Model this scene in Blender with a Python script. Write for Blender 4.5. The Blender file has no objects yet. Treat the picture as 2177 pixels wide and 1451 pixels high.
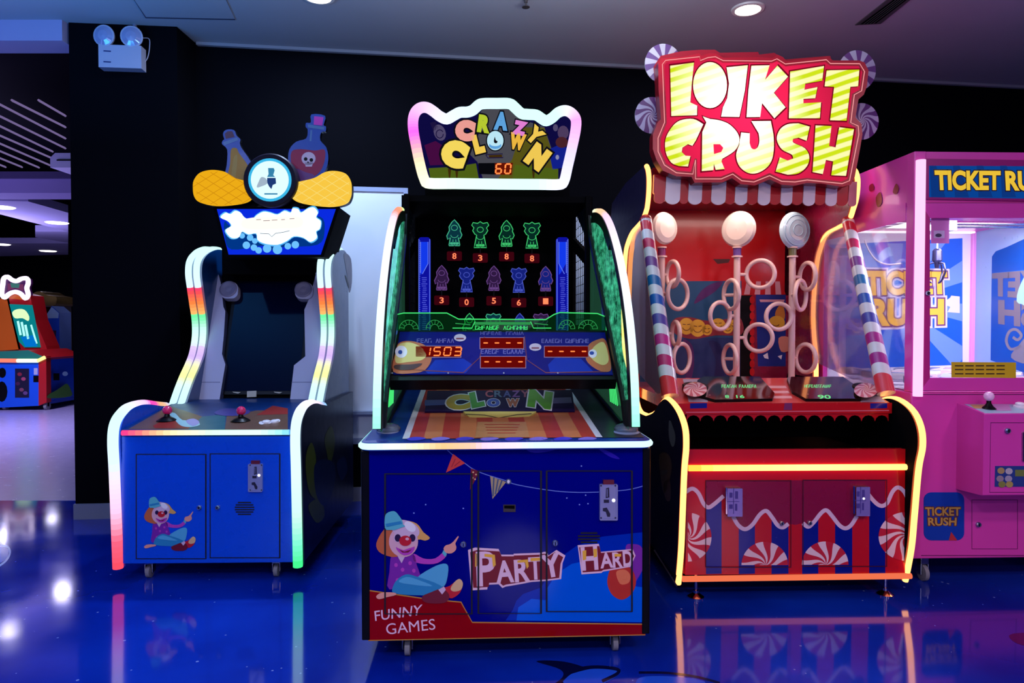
import bpy, math, random
from mathutils import Vector, Matrix
rnd = random.Random(7)
SC = bpy.context.scene
COL = SC.collection
W, H, F = 2177, 1451, 1500.0
PITCH = math.radians(1.34)
CAM = Vector((0, 0, 1.16))
cp, sp = math.cos(PITCH), math.sin(PITCH)

def ray(px, py):
    cx, cy = (px - W/2)/F, (H/2 - py)/F
    return Vector((cx, cp + cy*sp, -sp + cy*cp))

class Frame:
    """A thing's own axes: x to its right, y into its depth, z up."""
    def __init__(s, x, y, yaw):
        s.loc = Vector((x, y, 0)); s.yaw = math.radians(yaw)
        s.M = Matrix.Translation(s.loc) @ Matrix.Rotation(s.yaw, 4, 'Z')
        s.I = s.M.inverted()
        s.o = s.I @ CAM
        s.R = s.I.to_3x3()
    def plane(s, px, py, p0, n):
        d = s.R @ ray(px, py)
        t = (Vector(p0) - s.o).dot(n)/d.dot(n)
        return s.o + d*t
    def y(s, px, py, v): return s.plane(px, py, (0, v, 0), Vector((0, 1, 0)))
    def x(s, px, py, v): return s.plane(px, py, (v, 0, 0), Vector((1, 0, 0)))
    def z(s, px, py, v): return s.plane(px, py, (0, 0, v), Vector((0, 0, 1)))

class Surf:
    """A flat surface of a thing; n points to the viewer's side."""
    def __init__(s, fr, p0, n):
        s.fr = fr; s.p0 = Vector(p0); s.n = Vector(n).normalized()
    def __call__(s, px, py, lift=0.0):
        return s.fr.plane(px, py, s.p0, s.n) + s.n*lift
    def up(s, d): return Surf(s.fr, s.p0 + s.n*d, s.n)

WORLD = Frame(0, 0, 0)
FZ = -.04        # the floor's level
LAY = 0.0005

# ---------------------------------------------------------------- materials
def lin(c): 
    c /= 255.0
    return c/12.92 if c <= 0.04045 else ((c + 0.055)/1.055)**2.4
def rgb(c): return (lin(c[0]), lin(c[1]), lin(c[2]), 1.0)
MATS = {}
def nodes(name):
    m = bpy.data.materials.new(name); m.use_nodes = True
    nt = m.node_tree; nt.nodes.clear()
    out = nt.nodes.new('ShaderNodeOutputMaterial')
    return m, nt, out
def mat(name, c, rough=0.4, metal=0.0, coat=0.0, spec=0.5, vary=0.06, scale=18.0):
    if name in MATS: return MATS[name]
    m, nt, out = nodes(name)
    b = nt.nodes.new('ShaderNodeBsdfPrincipled')
    b.inputs['Base Color'].default_value = rgb(c)
    b.inputs['Metallic'].default_value = metal
    b.inputs['Coat Weight'].default_value = coat
    b.inputs['Coat Roughness'].default_value = 0.08
    b.inputs['Specular IOR Level'].default_value = spec
    no = nt.nodes.new('ShaderNodeTexNoise'); no.inputs['Scale'].default_value = scale
    tc = nt.nodes.new('ShaderNodeTexCoord')
    nt.links.new(tc.outputs['Object'], no.inputs['Vector'])
    mr = nt.nodes.new('ShaderNodeMapRange')
    mr.inputs['To Min'].default_value = max(0.02, rough - vary); mr.inputs['To Max'].default_value = rough + vary
    nt.links.new(no.outputs['Fac'], mr.inputs['Value']); nt.links.new(mr.outputs['Result'], b.inputs['Roughness'])
    nt.links.new(b.outputs[0], out.inputs[0])
    MATS[name] = m
    return m
def glow(name, c, k=1.0, hot=None):
    """something that gives off light; hot = (centre, radius, gain) for a lamp behind a lit sign"""
    if name in MATS: return MATS[name]
    m, nt, out = nodes(name)
    e = nt.nodes.new('ShaderNodeEmission')
    e.inputs['Color'].default_value = rgb(c); e.inputs['Strength'].default_value = k
    if hot:
        ctr, rad, gain = hot
        tc = nt.nodes.new('ShaderNodeTexCoord'); mp = nt.nodes.new('ShaderNodeMapping')
        mp.inputs['Location'].default_value = [-v/rad for v in ctr]; mp.inputs['Scale'].default_value = [1/rad]*3
        g = nt.nodes.new('ShaderNodeTexGradient'); g.gradient_type = 'SPHERICAL'
        mr = nt.nodes.new('ShaderNodeMapRange'); mr.inputs['To Min'].default_value = k; mr.inputs['To Max'].default_value = k*gain
        nt.links.new(tc.outputs['Object'], mp.inputs[0]); nt.links.new(mp.outputs[0], g.inputs[0])
        nt.links.new(g.outputs['Fac'], mr.inputs['Value']); nt.links.new(mr.outputs['Result'], e.inputs['Strength'])
    nt.links.new(e.outputs[0], out.inputs[0])
    MATS[name] = m
    return m
def led(name='led_tube', k=2.6):
    """LED tube whose colour runs along its length"""
    if name in MATS: return MATS[name]
    m, nt, out = nodes(name)
    e = nt.nodes.new('ShaderNodeEmission'); e.inputs['Strength'].default_value = k
    a = nt.nodes.new('ShaderNodeAttribute'); a.attribute_name = 'Col'
    nt.links.new(a.outputs['Color'], e.inputs['Color']); nt.links.new(e.outputs[0], out.inputs[0])
    MATS[name] = m
    return m
def clear(name, tint=(255, 255, 255), milk=0.0, milkc=(230, 230, 235), lit=0.0, gloss=1.0):
    """acrylic or glass: see-through, with reflections; milk = share of white haze; lit = light fed in at its edges"""
    if name in MATS: return MATS[name]
    m, nt, out = nodes(name)
    t = nt.nodes.new('ShaderNodeBsdfTransparent'); t.inputs[0].default_value = rgb(tint)
    top = t.outputs[0]
    if milk > 0:
        d = nt.nodes.new('ShaderNodeBsdfTranslucent'); d.inputs[0].default_value = rgb(milkc)
        d2 = nt.nodes.new('ShaderNodeBsdfDiffuse'); d2.inputs[0].default_value = rgb(milkc)
        mx = nt.nodes.new('ShaderNodeMixShader'); mx.inputs[0].default_value = 0.5
        nt.links.new(d.outputs[0], mx.inputs[1]); nt.links.new(d2.outputs[0], mx.inputs[2])
        m2 = nt.nodes.new('ShaderNodeMixShader'); m2.inputs[0].default_value = milk
        nt.links.new(top, m2.inputs[1]); nt.links.new(mx.outputs[0], m2.inputs[2]); top = m2.outputs[0]
    if lit > 0:
        e = nt.nodes.new('ShaderNodeEmission'); e.inputs[0].default_value = rgb(milkc); e.inputs[1].default_value = lit
        ad = nt.nodes.new('ShaderNodeAddShader'); nt.links.new(top, ad.inputs[0]); nt.links.new(e.outputs[0], ad.inputs[1]); top = ad.outputs[0]
    g = nt.nodes.new('ShaderNodeBsdfGlossy'); g.inputs['Roughness'].default_value = 0.03
    lw = nt.nodes.new('ShaderNodeLayerWeight'); lw.inputs[0].default_value = 0.25
    mu = nt.nodes.new('ShaderNodeMath'); mu.operation = 'MULTIPLY'; mu.inputs[1].default_value = gloss
    nt.links.new(lw.outputs['Fresnel'], mu.inputs[0])
    mx = nt.nodes.new('ShaderNodeMixShader')
    nt.links.new(mu.outputs[0], mx.inputs[0]); nt.links.new(top, mx.inputs[1]); nt.links.new(g.outputs[0], mx.inputs[2])
    nt.links.new(mx.outputs[0], out.inputs[0])
    MATS[name] = m
    return m

# ---------------------------------------------------------------- outlines
def smooth(pts, n=5, closed=False):
    """Catmull-Rom through points of any dimension"""
    P = [tuple(p) for p in pts]; N = len(P); out = []
    rng = N if closed else N - 1
    for i in range(rng):
        if closed: a, b, c, d = P[(i-1) % N], P[i], P[(i+1) % N], P[(i+2) % N]
        else: a, b, c, d = P[max(i-1, 0)], P[i], P[i+1], P[min(i+2, N-1)]
        for k in range(n):
            t = k/n
            out.append(tuple(0.5*((2*b[j]) + (c[j]-a[j])*t + (2*a[j]-5*b[j]+4*c[j]-d[j])*t*t + (3*b[j]-a[j]-3*c[j]+d[j])*t**3) for j in range(len(b))))
    if not closed: out.append(P[-1])
    return out
def ell(cx, cy, rx, ry, n=28, rot=0.0, a0=0.0, a1=360.0):
    r = math.radians(rot); o = []
    full = abs(a1 - a0) >= 359.9
    for i in range(n if full else n + 1):
        a = math.radians(a0 + (a1 - a0)*i/n)
        x, y = rx*math.cos(a), ry*math.sin(a)
        o.append((cx + x*math.cos(r) - y*math.sin(r), cy + x*math.sin(r) + y*math.cos(r)))
    return o
def rrect(x0, y0, x1, y1, r, n=5):
    o = []
    for cx, cy, a in ((x1-r, y0+r, -90), (x1-r, y1-r, 0), (x0+r, y1-r, 90), (x0+r, y0+r, 180)):
        for i in range(n+1):
            t = math.radians(a + 90*i/n); o.append((cx + r*math.cos(t), cy + r*math.sin(t)))
    return o

_fc = {}
def glyphs(txt, bold=0.0):
    k = (txt, bold)
    if k in _fc: return _fc[k]
    cu = bpy.data.curves.new('lettering', 'FONT'); cu.body = txt; cu.offset = bold; cu.resolution_u = 4
    ob = bpy.data.objects.new('lettering', cu); COL.objects.link(ob)
    bpy.context.view_layer.update()
    dg = bpy.context.evaluated_depsgraph_get()
    ev = ob.evaluated_get(dg); me = ev.to_mesh()
    v = [(p.co.x, p.co.y) for p in me.vertices]; f = [tuple(p.vertices) for p in me.polygons]
    ev.to_mesh_clear()
    bpy.data.objects.remove(ob); bpy.data.curves.remove(cu)
    _fc[k] = (v, f)
    return _fc[k]
def bbox(v):
    return min(p[0] for p in v), min(p[1] for p in v), max(p[0] for p in v), max(p[1] for p in v)

# ---------------------------------------------------------------- mesh builder
class MB:
    def __init__(s): s.v = []; s.f = []; s.m = []; s.c = []; s.s = []; s.mats = []
    def mi(s, m):
        if m not in s.mats: s.mats.append(m)
        return s.mats.index(m)
    def add(s, vs, fs, m, col=None, sm=False):
        b = len(s.v); s.v += [tuple(p) for p in vs]; k = s.mi(m)
        for i, f in enumerate(fs):
            s.f.append(tuple(b + j for j in f)); s.m.append(k); s.s.append(sm)
            s.c.append(col[i] if isinstance(col, list) else (col or (1, 1, 1, 1)))
        return s
    def box(s, x0, x1, y0, y1, z0, z1, m):
        vs = [(x, y, z) for z in (z0, z1) for y in (y0, y1) for x in (x0, x1)]
        return s.add(vs, [(0, 2, 3, 1), (4, 5, 7, 6), (0, 1, 5, 4), (2, 6, 7, 3), (0, 4, 6, 2), (1, 3, 7, 5)], m)
    def prism(s, loop, off, m, mside=None, mback=None):
        n = len(loop); a = [Vector(p) for p in loop]; o = Vector(off)
        nv = Vector((0, 0, 0))
        for i in range(n): nv += a[i].cross(a[(i+1) % n])
        if nv.dot(o) > 0: a.reverse()
        vs = a + [p + o for p in a]
        s.add(vs, [tuple(range(n))], m)
        s.add(vs, [tuple(range(2*n-1, n-1, -1))], mback or mside or m)
        return s.add(vs, [(i, i+n, (i+1) % n + n, (i+1) % n) for i in range(n)], mside or m)
    def tube(s, path, r, m, seg=8, closed=False, cols=None, sm=True, rf=None, flat=None):
        P = [Vector(p) for p in path]; n = len(P)
        T = []
        for i in range(n):
            a = P[i-1] if (i or closed) else P[i]; b = P[(i+1) % n] if (i < n-1 or closed) else P[i]
            T.append((b - a).normalized())
        u = T[0].orthogonal().normalized() if flat is None else Vector(flat)
        vs = []
        for i in range(n):
            u = u - T[i]*u.dot(T[i]) if flat is None else Vector(flat) - T[i]*Vector(flat).dot(T[i])
            u.normalize(); w = T[i].cross(u); rr = rf(i/(n-1)) if rf else r
            ru, rw = (rr if isinstance(rr, tuple) else (rr, rr))
            for k in range(seg):
                a = 2*math.pi*(k + 0.5)/seg
                vs.append(P[i] + u*(ru*math.cos(a)) + w*(rw*math.sin(a)))
        fs, cc = [], []
        for i in range(n if closed else n-1):
            j = (i+1) % n
            for k in range(seg):
                fs.append((i*seg+k, i*seg+(k+1) % seg, j*seg+(k+1) % seg, j*seg+k))
                if cols: cc.append(cols[i])
        s.add(vs, fs, m, cc if cols else None, sm)
        if not closed:
            s.add(vs, [tuple(range(seg-1, -1, -1)), tuple(range((n-1)*seg, n*seg))], m, [cols[0], cols[-1]] if cols else None)
        return s
    def lathe(s, prof, m, c=(0, 0, 0), ax=(0, 0, 1), seg=20, sm=True, ms=None, caps=True):
        """prof: list of (radius, distance along ax)"""
        A = Vector(ax).normalized(); u = A.orthogonal().normalized(); w = A.cross(u); c = Vector(c)
        vs = [c + A*h + (u*math.cos(2*math.pi*k/seg) + w*math.sin(2*math.pi*k/seg))*r for r, h in prof for k in range(seg)]
        n = len(prof)
        for i in range(n-1):
            s.add(vs, [(i*seg+k, i*seg+(k+1) % seg, (i+1)*seg+(k+1) % seg, (i+1)*seg+k) for k in range(seg)], ms[i] if ms else m, None, sm)
        if caps and prof[0][0] > 1e-6: s.add(vs, [tuple(range(seg-1, -1, -1))], ms[0] if ms else m)
        if caps and prof[-1][0] > 1e-6: s.add(vs, [tuple(range((n-1)*seg, n*seg))], ms[-1] if ms else m)
        return s
    def sphere(s, c, r, m, seg=20, rings=10, sq=(1, 1, 1)):
        b = len(s.v)
        prof = [(r*math.sin(math.pi*i/rings)+1e-5, -r*math.cos(math.pi*i/rings)) for i in range(rings+1)]
        s.lathe(prof, m, (0, 0, 0), (0, 0, 1), seg)
        for i in range(b, len(s.v)):
            p = s.v[i]; s.v[i] = (c[0]+p[0]*sq[0], c[1]+p[1]*sq[1], c[2]+p[2]*sq[2])
        return s
    def torus(s, c, R, r, m, ax=(0, 1, 0), seg=36, ms=10):
        A = Vector(ax).normalized(); u = A.orthogonal().normalized(); w = A.cross(u); c = Vector(c)
        return s.tube([c + (u*math.cos(2*math.pi*k/seg) + w*math.sin(2*math.pi*k/seg))*R for k in range(seg)], r, m, ms, True)
    # ---- flat prints laid on a surface
    def dp(s, sf, pts, m, L=1):
        q = [sf(p[0], p[1], L*LAY) for p in pts]
        nv = Vector((0, 0, 0))
        for i in range(len(q)): nv += q[i].cross(q[(i+1) % len(q)])
        if nv.dot(sf.n) < 0: q.reverse()
        return s.add(q, [tuple(range(len(q)))], m)
    def line(s, sf, pts, w, m, L=1, closed=False):
        P = [Vector((p[0], p[1])) for p in pts]; n = len(P); a, b = [], []
        for i in range(n):
            p = P[i-1] if (i or closed) else P[i]; q = P[(i+1) % n] if (i < n-1 or closed) else P[i]
            t = (q - p); t = t.normalized() if t.length > 1e-9 else Vector((1, 0)); nn = Vector((-t.y, t.x))*w/2
            a.append(P[i]+nn); b.append(P[i]-nn)
        vs = [sf(p.x, p.y, L*LAY) for p in a] + [sf(p.x, p.y, L*LAY) for p in b]
        fs = [(i, (i+1) % n, (i+1) % n + n, i+n) for i in range(n if closed else n-1)]
        return s.add(vs, fs, m)
    def txt(s, sf, t, quad, m, L=1, bold=0.0):
        """quad: pixel corners bottom-left, bottom-right, top-right, top-left of the plain letters"""
        v, f = glyphs(t, bold); x0, y0, x1, y1 = bbox(glyphs(t, 0.0)[0])
        q = [Vector(p) for p in quad]; o = []
        for p in v:
            a, b = (p[0]-x0)/(x1-x0), (p[1]-y0)/(y1-y0)
            r = (q[0]*(1-a) + q[1]*a)*(1-b) + (q[3]*(1-a) + q[2]*a)*b
            o.append(sf(r.x, r.y, L*LAY))
        return s.add(o, f, m)
    def gly(s, sf, t, cx, cy, w, h, m, L=1, bold=0.0, rot=0.0):
        r = math.radians(rot); q = []
        for a, b in ((-1, 1), (1, 1), (1, -1), (-1, -1)):
            x, y = a*w/2, b*h/2
            q.append((cx + x*math.cos(r) - y*math.sin(r), cy + x*math.sin(r) + y*math.cos(r)))
        return s.txt(sf, t, q, m, L, bold)
    def seg7(s, sf, t, x0, y0, w, h, gap, m, L=1, slant=0.12, th=0.16):
        on = {'0': 'abcdef', '1': 'bc', '2': 'abged', '3': 'abgcd', '4': 'fgbc', '5': 'afgcd', '6': 'afgedc', '7': 'abc', '8': 'abcdefg', '9': 'abcdfg', '-': 'g', ' ': ''}
        k = h*th*0.5
        for i, ch in enumerate(t):
            X = x0 + i*(w+gap)
            S = {'a': ((0, 0), (1, 0)), 'b': ((1, 0), (1, .5)), 'c': ((1, .5), (1, 1)), 'd': ((0, 1), (1, 1)), 'e': ((0, .5), (0, 1)), 'f': ((0, 0), (0, .5)), 'g': ((0, .5), (1, .5))}
            for c in on[ch]:
                (a, b), (c2, d) = S[c]
                p = Vector((X + a*w, y0 + b*h)); q = Vector((X + c2*w, y0 + d*h)); t_ = (q-p).normalized(); nn = Vector((-t_.y, t_.x))*k
                p += t_*k*0.5; q -= t_*k*0.5
                loop = [p-nn+t_*k*.6, p+t_*-k*.2, p+nn+t_*k*.6, q+nn-t_*k*.6, q+t_*k*.2, q-nn-t_*k*.6]
                s.dp(sf, [(z.x + (y0+h-z.y)*slant, z.y) for z in loop], m, L)
        return s
    def scrawl(s, sf, x0, y0, x1, y1, m, L=1, n=9, seed=1, gap=None):
        """lettering too blurred to read: a run of small upright and slanting strokes"""
        r = random.Random(seed); h = y1-y0; w = (x1-x0)/n
        for i in range(n):
            if gap is not None and i == gap: continue
            a = x0 + i*w + w*.12; b = a + w*.70; k = r.randrange(4); t = max(1.0, h*.17)
            s.line(sf, [(a, y0), (a, y1)] if k != 3 else [(a, y1), ((a+b)/2, y0)], t, m, L)
            if k in (0, 1): s.line(sf, [(a, y0+t*.4), (b, y0+t*.4)], t*.9, m, L)
            if k in (0, 2): s.line(sf, [(b, y0 if k == 2 else (y0+y1)/2), (b, y1)], t, m, L)
            if k in (1, 2): s.line(sf, [(a, (y0+y1)/2), (b, (y0+y1)/2)], t*.8, m, L)
            if k == 3: s.line(sf, [((a+b)/2, y0), (b, y1)], t, m, L)
            else: s.line(sf, [(a, y1-t*.4), (b, y1-t*.4)], t*.9, m, L) if r.random() < .5 else None
        return s
    def plate(s, sf, pts, m, th, mside=None, lift=0.0):
        """a board with its face on the surface and its thickness behind it"""
        q = [sf(p[0], p[1], lift) for p in pts]
        # winding must face the viewer
        nv = Vector((0, 0, 0))
        for i in range(len(q)): nv += q[i].cross(q[(i+1) % len(q)])
        if nv.dot(sf.n) < 0: q.reverse()
        return s.prism(q, -sf.n*th, m, mside)
    def build(s, name, parent=None, bevel=0.0, label=None, **kw):
        me = bpy.data.meshes.new(name)
        me.from_pydata(s.v, [], s.f)
        for m in s.mats: me.materials.append(m)
        me.polygons.foreach_set('material_index', s.m)
        me.polygons.foreach_set('use_smooth', s.s)
        if any(c != (1, 1, 1, 1) for c in s.c):
            at = me.color_attributes.new('Col', 'FLOAT_COLOR', 'CORNER')
            buf = []
            for p, c in zip(me.polygons, s.c): buf += list(c)*p.loop_total
            at.data.foreach_set('color', buf)
        me.update()
        o = bpy.data.objects.new(name, me); COL.objects.link(o)
        if parent is not None: o.parent = parent
        if bevel:
            b = o.modifiers.new('Bevel', 'BEVEL'); b.width = bevel; b.segments = 2; b.limit_method = 'ANGLE'; b.angle_limit = math.radians(50)
        if label: o['label'] = label
        for k, v in kw.items(): o[k] = v
        return o
def _clip(poly, f):
    out = []
    for i in range(len(poly)):
        p, q = poly[i], poly[(i+1) % len(poly)]; a, b = f(p), f(q)
        if a >= 0: out.append(p)
        if (a >= 0) != (b >= 0):
            t = a/(a-b); out.append((p[0]+(q[0]-p[0])*t, p[1]+(q[1]-p[1])*t))
    return out
def _swirl(s, sf, cx, cy, rx, ry, ma, mb, L=1, n=8, twist=1.6, ph=0.0, nr=14, dome=0.0, duty=0.5, side=None):
    """pinwheel candy print; side keeps one half of the disc"""
    f = {None: None, 'up': lambda p: cy-p[1], 'right': lambda p: p[0]-cx, 'left': lambda p: cx-p[0]}[side]
    sub = 5
    def pt(i, a):
        r = (i/nr)**1.3; an = a + twist*(1-r)**2.2
        return (cx + rx*r*math.cos(an), cy + ry*r*math.sin(an))
    def z(p):
        r2 = ((p[0]-cx)/rx)**2 + ((p[1]-cy)/ry)**2
        return L*LAY + dome*max(0.0, 1-r2)
    for k in range(n):
        for m, u0, u1 in ((ma, k, k+duty), (mb, k+duty, k+1)):
            for j in range(sub):
                a0 = 2*math.pi*(u0+(u1-u0)*j/sub)/n + ph; a1 = 2*math.pi*(u0+(u1-u0)*(j+1)/sub)/n + ph
                for i in range(nr):
                    q = [pt(i, a0), pt(i+1, a0), pt(i+1, a1), pt(i, a1)] if i else [pt(0, a0), pt(1, a0), pt(1, a1)]
                    if f: q = _clip(q, f)
                    if len(q) < 3: continue
                    v = [sf(p[0], p[1], z(p)) for p in q]
                    nv = Vector((0, 0, 0))
                    for t in range(len(v)): nv += v[t].cross(v[(t+1) % len(v)])
                    if nv.dot(sf.n) < 0: v.reverse()
                    s.add(v, [tuple(range(len(v)))], m)
    return s
MB.swirl = _swirl

def thing(name, label, cat, fr, group=None):
    o = bpy.data.objects.new(name, None); COL.objects.link(o)
    o.matrix_world = fr.M; o.empty_display_size = 0.2
    o['label'] = label; o['category'] = cat
    if group: o['group'] = group
    return o
def tag(o, label, cat, group=None):
    o['label'] = label; o['category'] = cat
    if group: o['group'] = group
    return o
def struct(o):
    o['kind'] = 'structure'; return o
def ramp(stops, t):
    for (a, ca), (b, cb) in zip(stops, stops[1:]):
        if t <= b:
            k = (t-a)/(b-a) if b > a else 0
            return tuple(lin(ca[j])*(1-k) + lin(cb[j])*k for j in range(3)) + (1,)
    return rgb(stops[-1][1])
def strip_cols(path, stops):
    """colour of each piece of a tube by its share of the length"""
    L = [0.0]
    for a, b in zip(path, path[1:]): L.append(L[-1] + (Vector(b)-Vector(a)).length)
    return [ramp(stops, l/L[-1]) for l in L]
def resample(path, step):
    P = [Vector(p) for p in path]; out = [P[0]]
    for a, b in zip(P, P[1:]):
        n = max(1, int((b-a).length/step))
        for k in range(1, n+1): out.append(a.lerp(b, k/n))
    return out

def caster(parent, x, y, name='caster', big=1.0, top=0.07):
    r = 0.026*big
    fork = MB().box(x-.020, x-.014, y-.012, y+.022, FZ+r*.8, top, STEEL).box(x+.014, x+.020, y-.012, y+.022, FZ+r*.8, top, STEEL).box(x-.020, x+.020, y-.012, y+.03, FZ+2*r+.004, top, STEEL)
    f = fork.build(name, parent, .003)
    MB().lathe([(r*.55, -.011), (r, -.009), (r, .009), (r*.55, .011)], RUBBER, (x, y+.002, FZ+r), (1, 0, 0), 18).build('wheel', f)
    return f
STEEL = mat('brushed_steel', (165, 165, 175), .28, 1.0)
CHROME = mat('chrome', (215, 215, 225), .1, 1.0)
RUBBER = mat('grey_rubber', (120, 120, 130), .5)
BLACK = mat('black_panel', (4, 4, 7), .35, spec=.18)
BLACKM = mat('black_matt', (2, 2, 4), .75, spec=.06)
WHITE = mat('white_print', (225, 220, 225), .4)
# ================================================================= the room
def floor_mat():
    m, nt, out = nodes('blue_resin_floor')
    N = nt.nodes.new; Lk = nt.links.new
    tc = N('ShaderNodeTexCoord')
    b = N('ShaderNodeBsdfPrincipled')
    n1 = N('ShaderNodeTexNoise'); n1.inputs['Scale'].default_value = 1.3; n1.inputs['Detail'].default_value = 4
    Lk(tc.outputs['Object'], n1.inputs['Vector'])
    r1 = N('ShaderNodeValToRGB')
    r1.color_ramp.elements[0].position = .35; r1.color_ramp.elements[0].color = rgb((3, 26, 132))
    r1.color_ramp.elements[1].position = .7; r1.color_ramp.elements[1].color = rgb((10, 52, 172))
    Lk(n1.outputs['Fac'], r1.inputs['Fac'])
    v = N('ShaderNodeTexVoronoi'); v.inputs['Scale'].default_value = 16
    Lk(tc.outputs['Object'], v.inputs['Vector'])
    w = N('ShaderNodeTexWhiteNoise'); Lk(v.outputs['Position'], w.inputs['Vector'])
    sz = N('ShaderNodeMath'); sz.operation = 'MULTIPLY'; sz.inputs[1].default_value = .085; Lk(w.outputs['Value'], sz.inputs[0])
    lt = N('ShaderNodeMath'); lt.operation = 'LESS_THAN'; Lk(v.outputs['Distance'], lt.inputs[0]); Lk(sz.outputs[0], lt.inputs[1])
    mx = N('ShaderNodeMixRGB'); mx.inputs[2].default_value = rgb((120, 140, 200))
    Lk(lt.outputs[0], mx.inputs[0]); Lk(r1.outputs['Color'], mx.inputs[1]); Lk(mx.outputs[0], b.inputs['Base Color'])
    n2 = N('ShaderNodeTexNoise'); n2.inputs['Scale'].default_value = 6
    Lk(tc.outputs['Object'], n2.inputs['Vector'])
    mr = N('ShaderNodeMapRange'); mr.inputs['To Min'].default_value = .05; mr.inputs['To Max'].default_value = .11
    Lk(n2.outputs['Fac'], mr.inputs['Value']); Lk(mr.outputs['Result'], b.inputs['Roughness'])
    n3 = N('ShaderNodeTexNoise'); n3.inputs['Scale'].default_value = 2.2
    Lk(tc.outputs['Object'], n3.inputs['Vector'])
    bp = N('ShaderNodeBump'); bp.inputs['Strength'].default_value = .02; bp.inputs['Distance'].default_value = .02
    Lk(n3.outputs['Fac'], bp.inputs['Height']); Lk(bp.outputs[0], b.inputs['Normal'])
    b.inputs['Specular IOR Level'].default_value = .95
    Lk(b.outputs[0], out.inputs[0])
    return m
def plaster(name, c1, c2, rough=.8, spec=.25):
    m, nt, out = nodes(name)
    N = nt.nodes.new; Lk = nt.links.new
    tc = N('ShaderNodeTexCoord'); b = N('ShaderNodeBsdfPrincipled')
    n1 = N('ShaderNodeTexNoise'); n1.inputs['Scale'].default_value = .8; n1.inputs['Detail'].default_value = 5
    Lk(tc.outputs['Object'], n1.inputs['Vector'])
    r1 = N('ShaderNodeValToRGB'); r1.color_ramp.elements[0].color = rgb(c1); r1.color_ramp.elements[1].color = rgb(c2)
    Lk(n1.outputs['Fac'], r1.inputs['Fac']); Lk(r1.outputs[0], b.inputs['Base Color'])
    n2 = N('ShaderNodeTexNoise'); n2.inputs['Scale'].default_value = 60
    Lk(tc.outputs['Object'], n2.inputs['Vector'])
    bp = N('ShaderNodeBump'); bp.inputs['Strength'].default_value = .08; bp.inputs['Distance'].default_value = .004
    Lk(n2.outputs['Fac'], bp.inputs['Height']); Lk(bp.outputs[0], b.inputs['Normal'])
    b.inputs['Roughness'].default_value = rough; b.inputs['Specular IOR Level'].default_value = spec
    Lk(b.outputs[0], out.inputs[0])
    return m
FLOOR = floor_mat()
TILE = mat('pale_hall_floor', (150, 140, 180), .24, vary=.08)
WALLP = plaster('dark_wall_paint', (1, 1, 5), (2, 2, 8), .8, .06)
CEIL = plaster('ceiling_paint', (150, 150, 158), (165, 165, 172))
LINT = plaster('pale_lintel_paint', (150, 140, 175), (165, 155, 185))
SKIRT = mat('grey_skirting', (120, 120, 135), .4)
HZ = 3.0
# floors
struct(MB().box(-9, 7, -4.5, 4.80, FZ-.05, FZ, FLOOR).box(-2.66, 7, 4.80, 6.6, FZ-.05, FZ, FLOOR).build('floor'))
struct(MB().box(-12, -2.7, 4.80, 15.5, FZ-.05, FZ, TILE).build('floor_hall'))
# drawings let into the floor
LB = mat('floor_light_blue', (25, 75, 190), .12); DKF = mat('floor_navy', (4, 8, 50), .12)
f0 = Surf(WORLD, (0, 0, FZ), (0, 0, 1))
d = MB()
d.dp(f0, smooth([(1140, 1405), (1200, 1406), (1260, 1425), (1290, 1451), (1240, 1470), (1160, 1470), (1195, 1440), (1190, 1422)], 5, True), DKF, 1)
d.dp(f0, smooth([(1195, 1445), (1240, 1425), (1290, 1420), (1320, 1428), (1290, 1450), (1240, 1475)], 5, True), LB, 2)
d.line(f0, smooth([(1180, 1462), (1215, 1428), (1260, 1418), (1310, 1422), (1312, 1432), (1280, 1448)], 5), 7, DKF, 3)
d.line(f0, smooth([(1358, 1429), (1420, 1430), (1480, 1438), (1530, 1451)], 5), 5, DKF, 1)
d.dp(f0, smooth([(1360, 1440), (1440, 1438), (1500, 1451), (1420, 1470), (1360, 1470)], 5, True), LB, 1)
d.dp(f0, smooth([(2145, 1351), (2165, 1345), (2190, 1348), (2190, 1372), (2160, 1366)], 5, True), mat('floor_maroon', (60, 5, 60), .12), 1)
d.line(f0, smooth([(-10, 1208), (12, 1192), (21, 1175), (16, 1162), (-6, 1160)], 5), 4, mat('floor_pale_line', (150, 170, 215), .12), 1)
d.dp(f0, smooth([(-40, 1210), (8, 1192), (18, 1175), (13, 1164), (-40, 1162)], 5, True), LB, .5)
struct(d.build('floor_drawings'))
# ceiling with its front edge over the hall opening
struct(MB().box(-9, 7.5, -4.5, 4.3, HZ, HZ+.1, CEIL).box(-2.72, 7.5, 4.3, 7, HZ, HZ+.1, CEIL).build('ceiling'))
struct(MB().box(-9, -2.715, 4.3, 4.5, 2.875, HZ+.1, LINT).build('trim_1'))
# back wall, running away to the right
wy = lambda x: 4.654 + (x+2.03)*.1405
a = [(-2.1, wy(-2.1), FZ), (7, wy(7), FZ), (7, wy(7)+.15, FZ), (-2.1, wy(-2.1)+.15, FZ)]
struct(MB().prism([Vector(p) for p in a], (0, 0, HZ-FZ), WALLP).build('wall_back'))
struct(MB().prism([Vector((x, y, FZ)) for x, y in ((-2.70, 4.34), (-2.07, 4.40), (-2.06, 5.3), (-2.70, 5.3))], (0, 0, HZ-FZ), WALLP).build('wall_left'))
struct(MB().box(7, 7.15, -4.5, 7, FZ, HZ, WALLP).build('wall_right'))
struct(MB().box(-9, 7.15, -4.65, -4.5, FZ, HZ, WALLP).build('wall_front'))
struct(MB().prism([Vector((x, y, FZ)) for x, y in ((-2.705, 4.325), (-2.06, 4.385), (-2.06, 4.415), (-2.705, 4.355))], (0, 0, .095), SKIRT).build('baseboard_left'))
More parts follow.
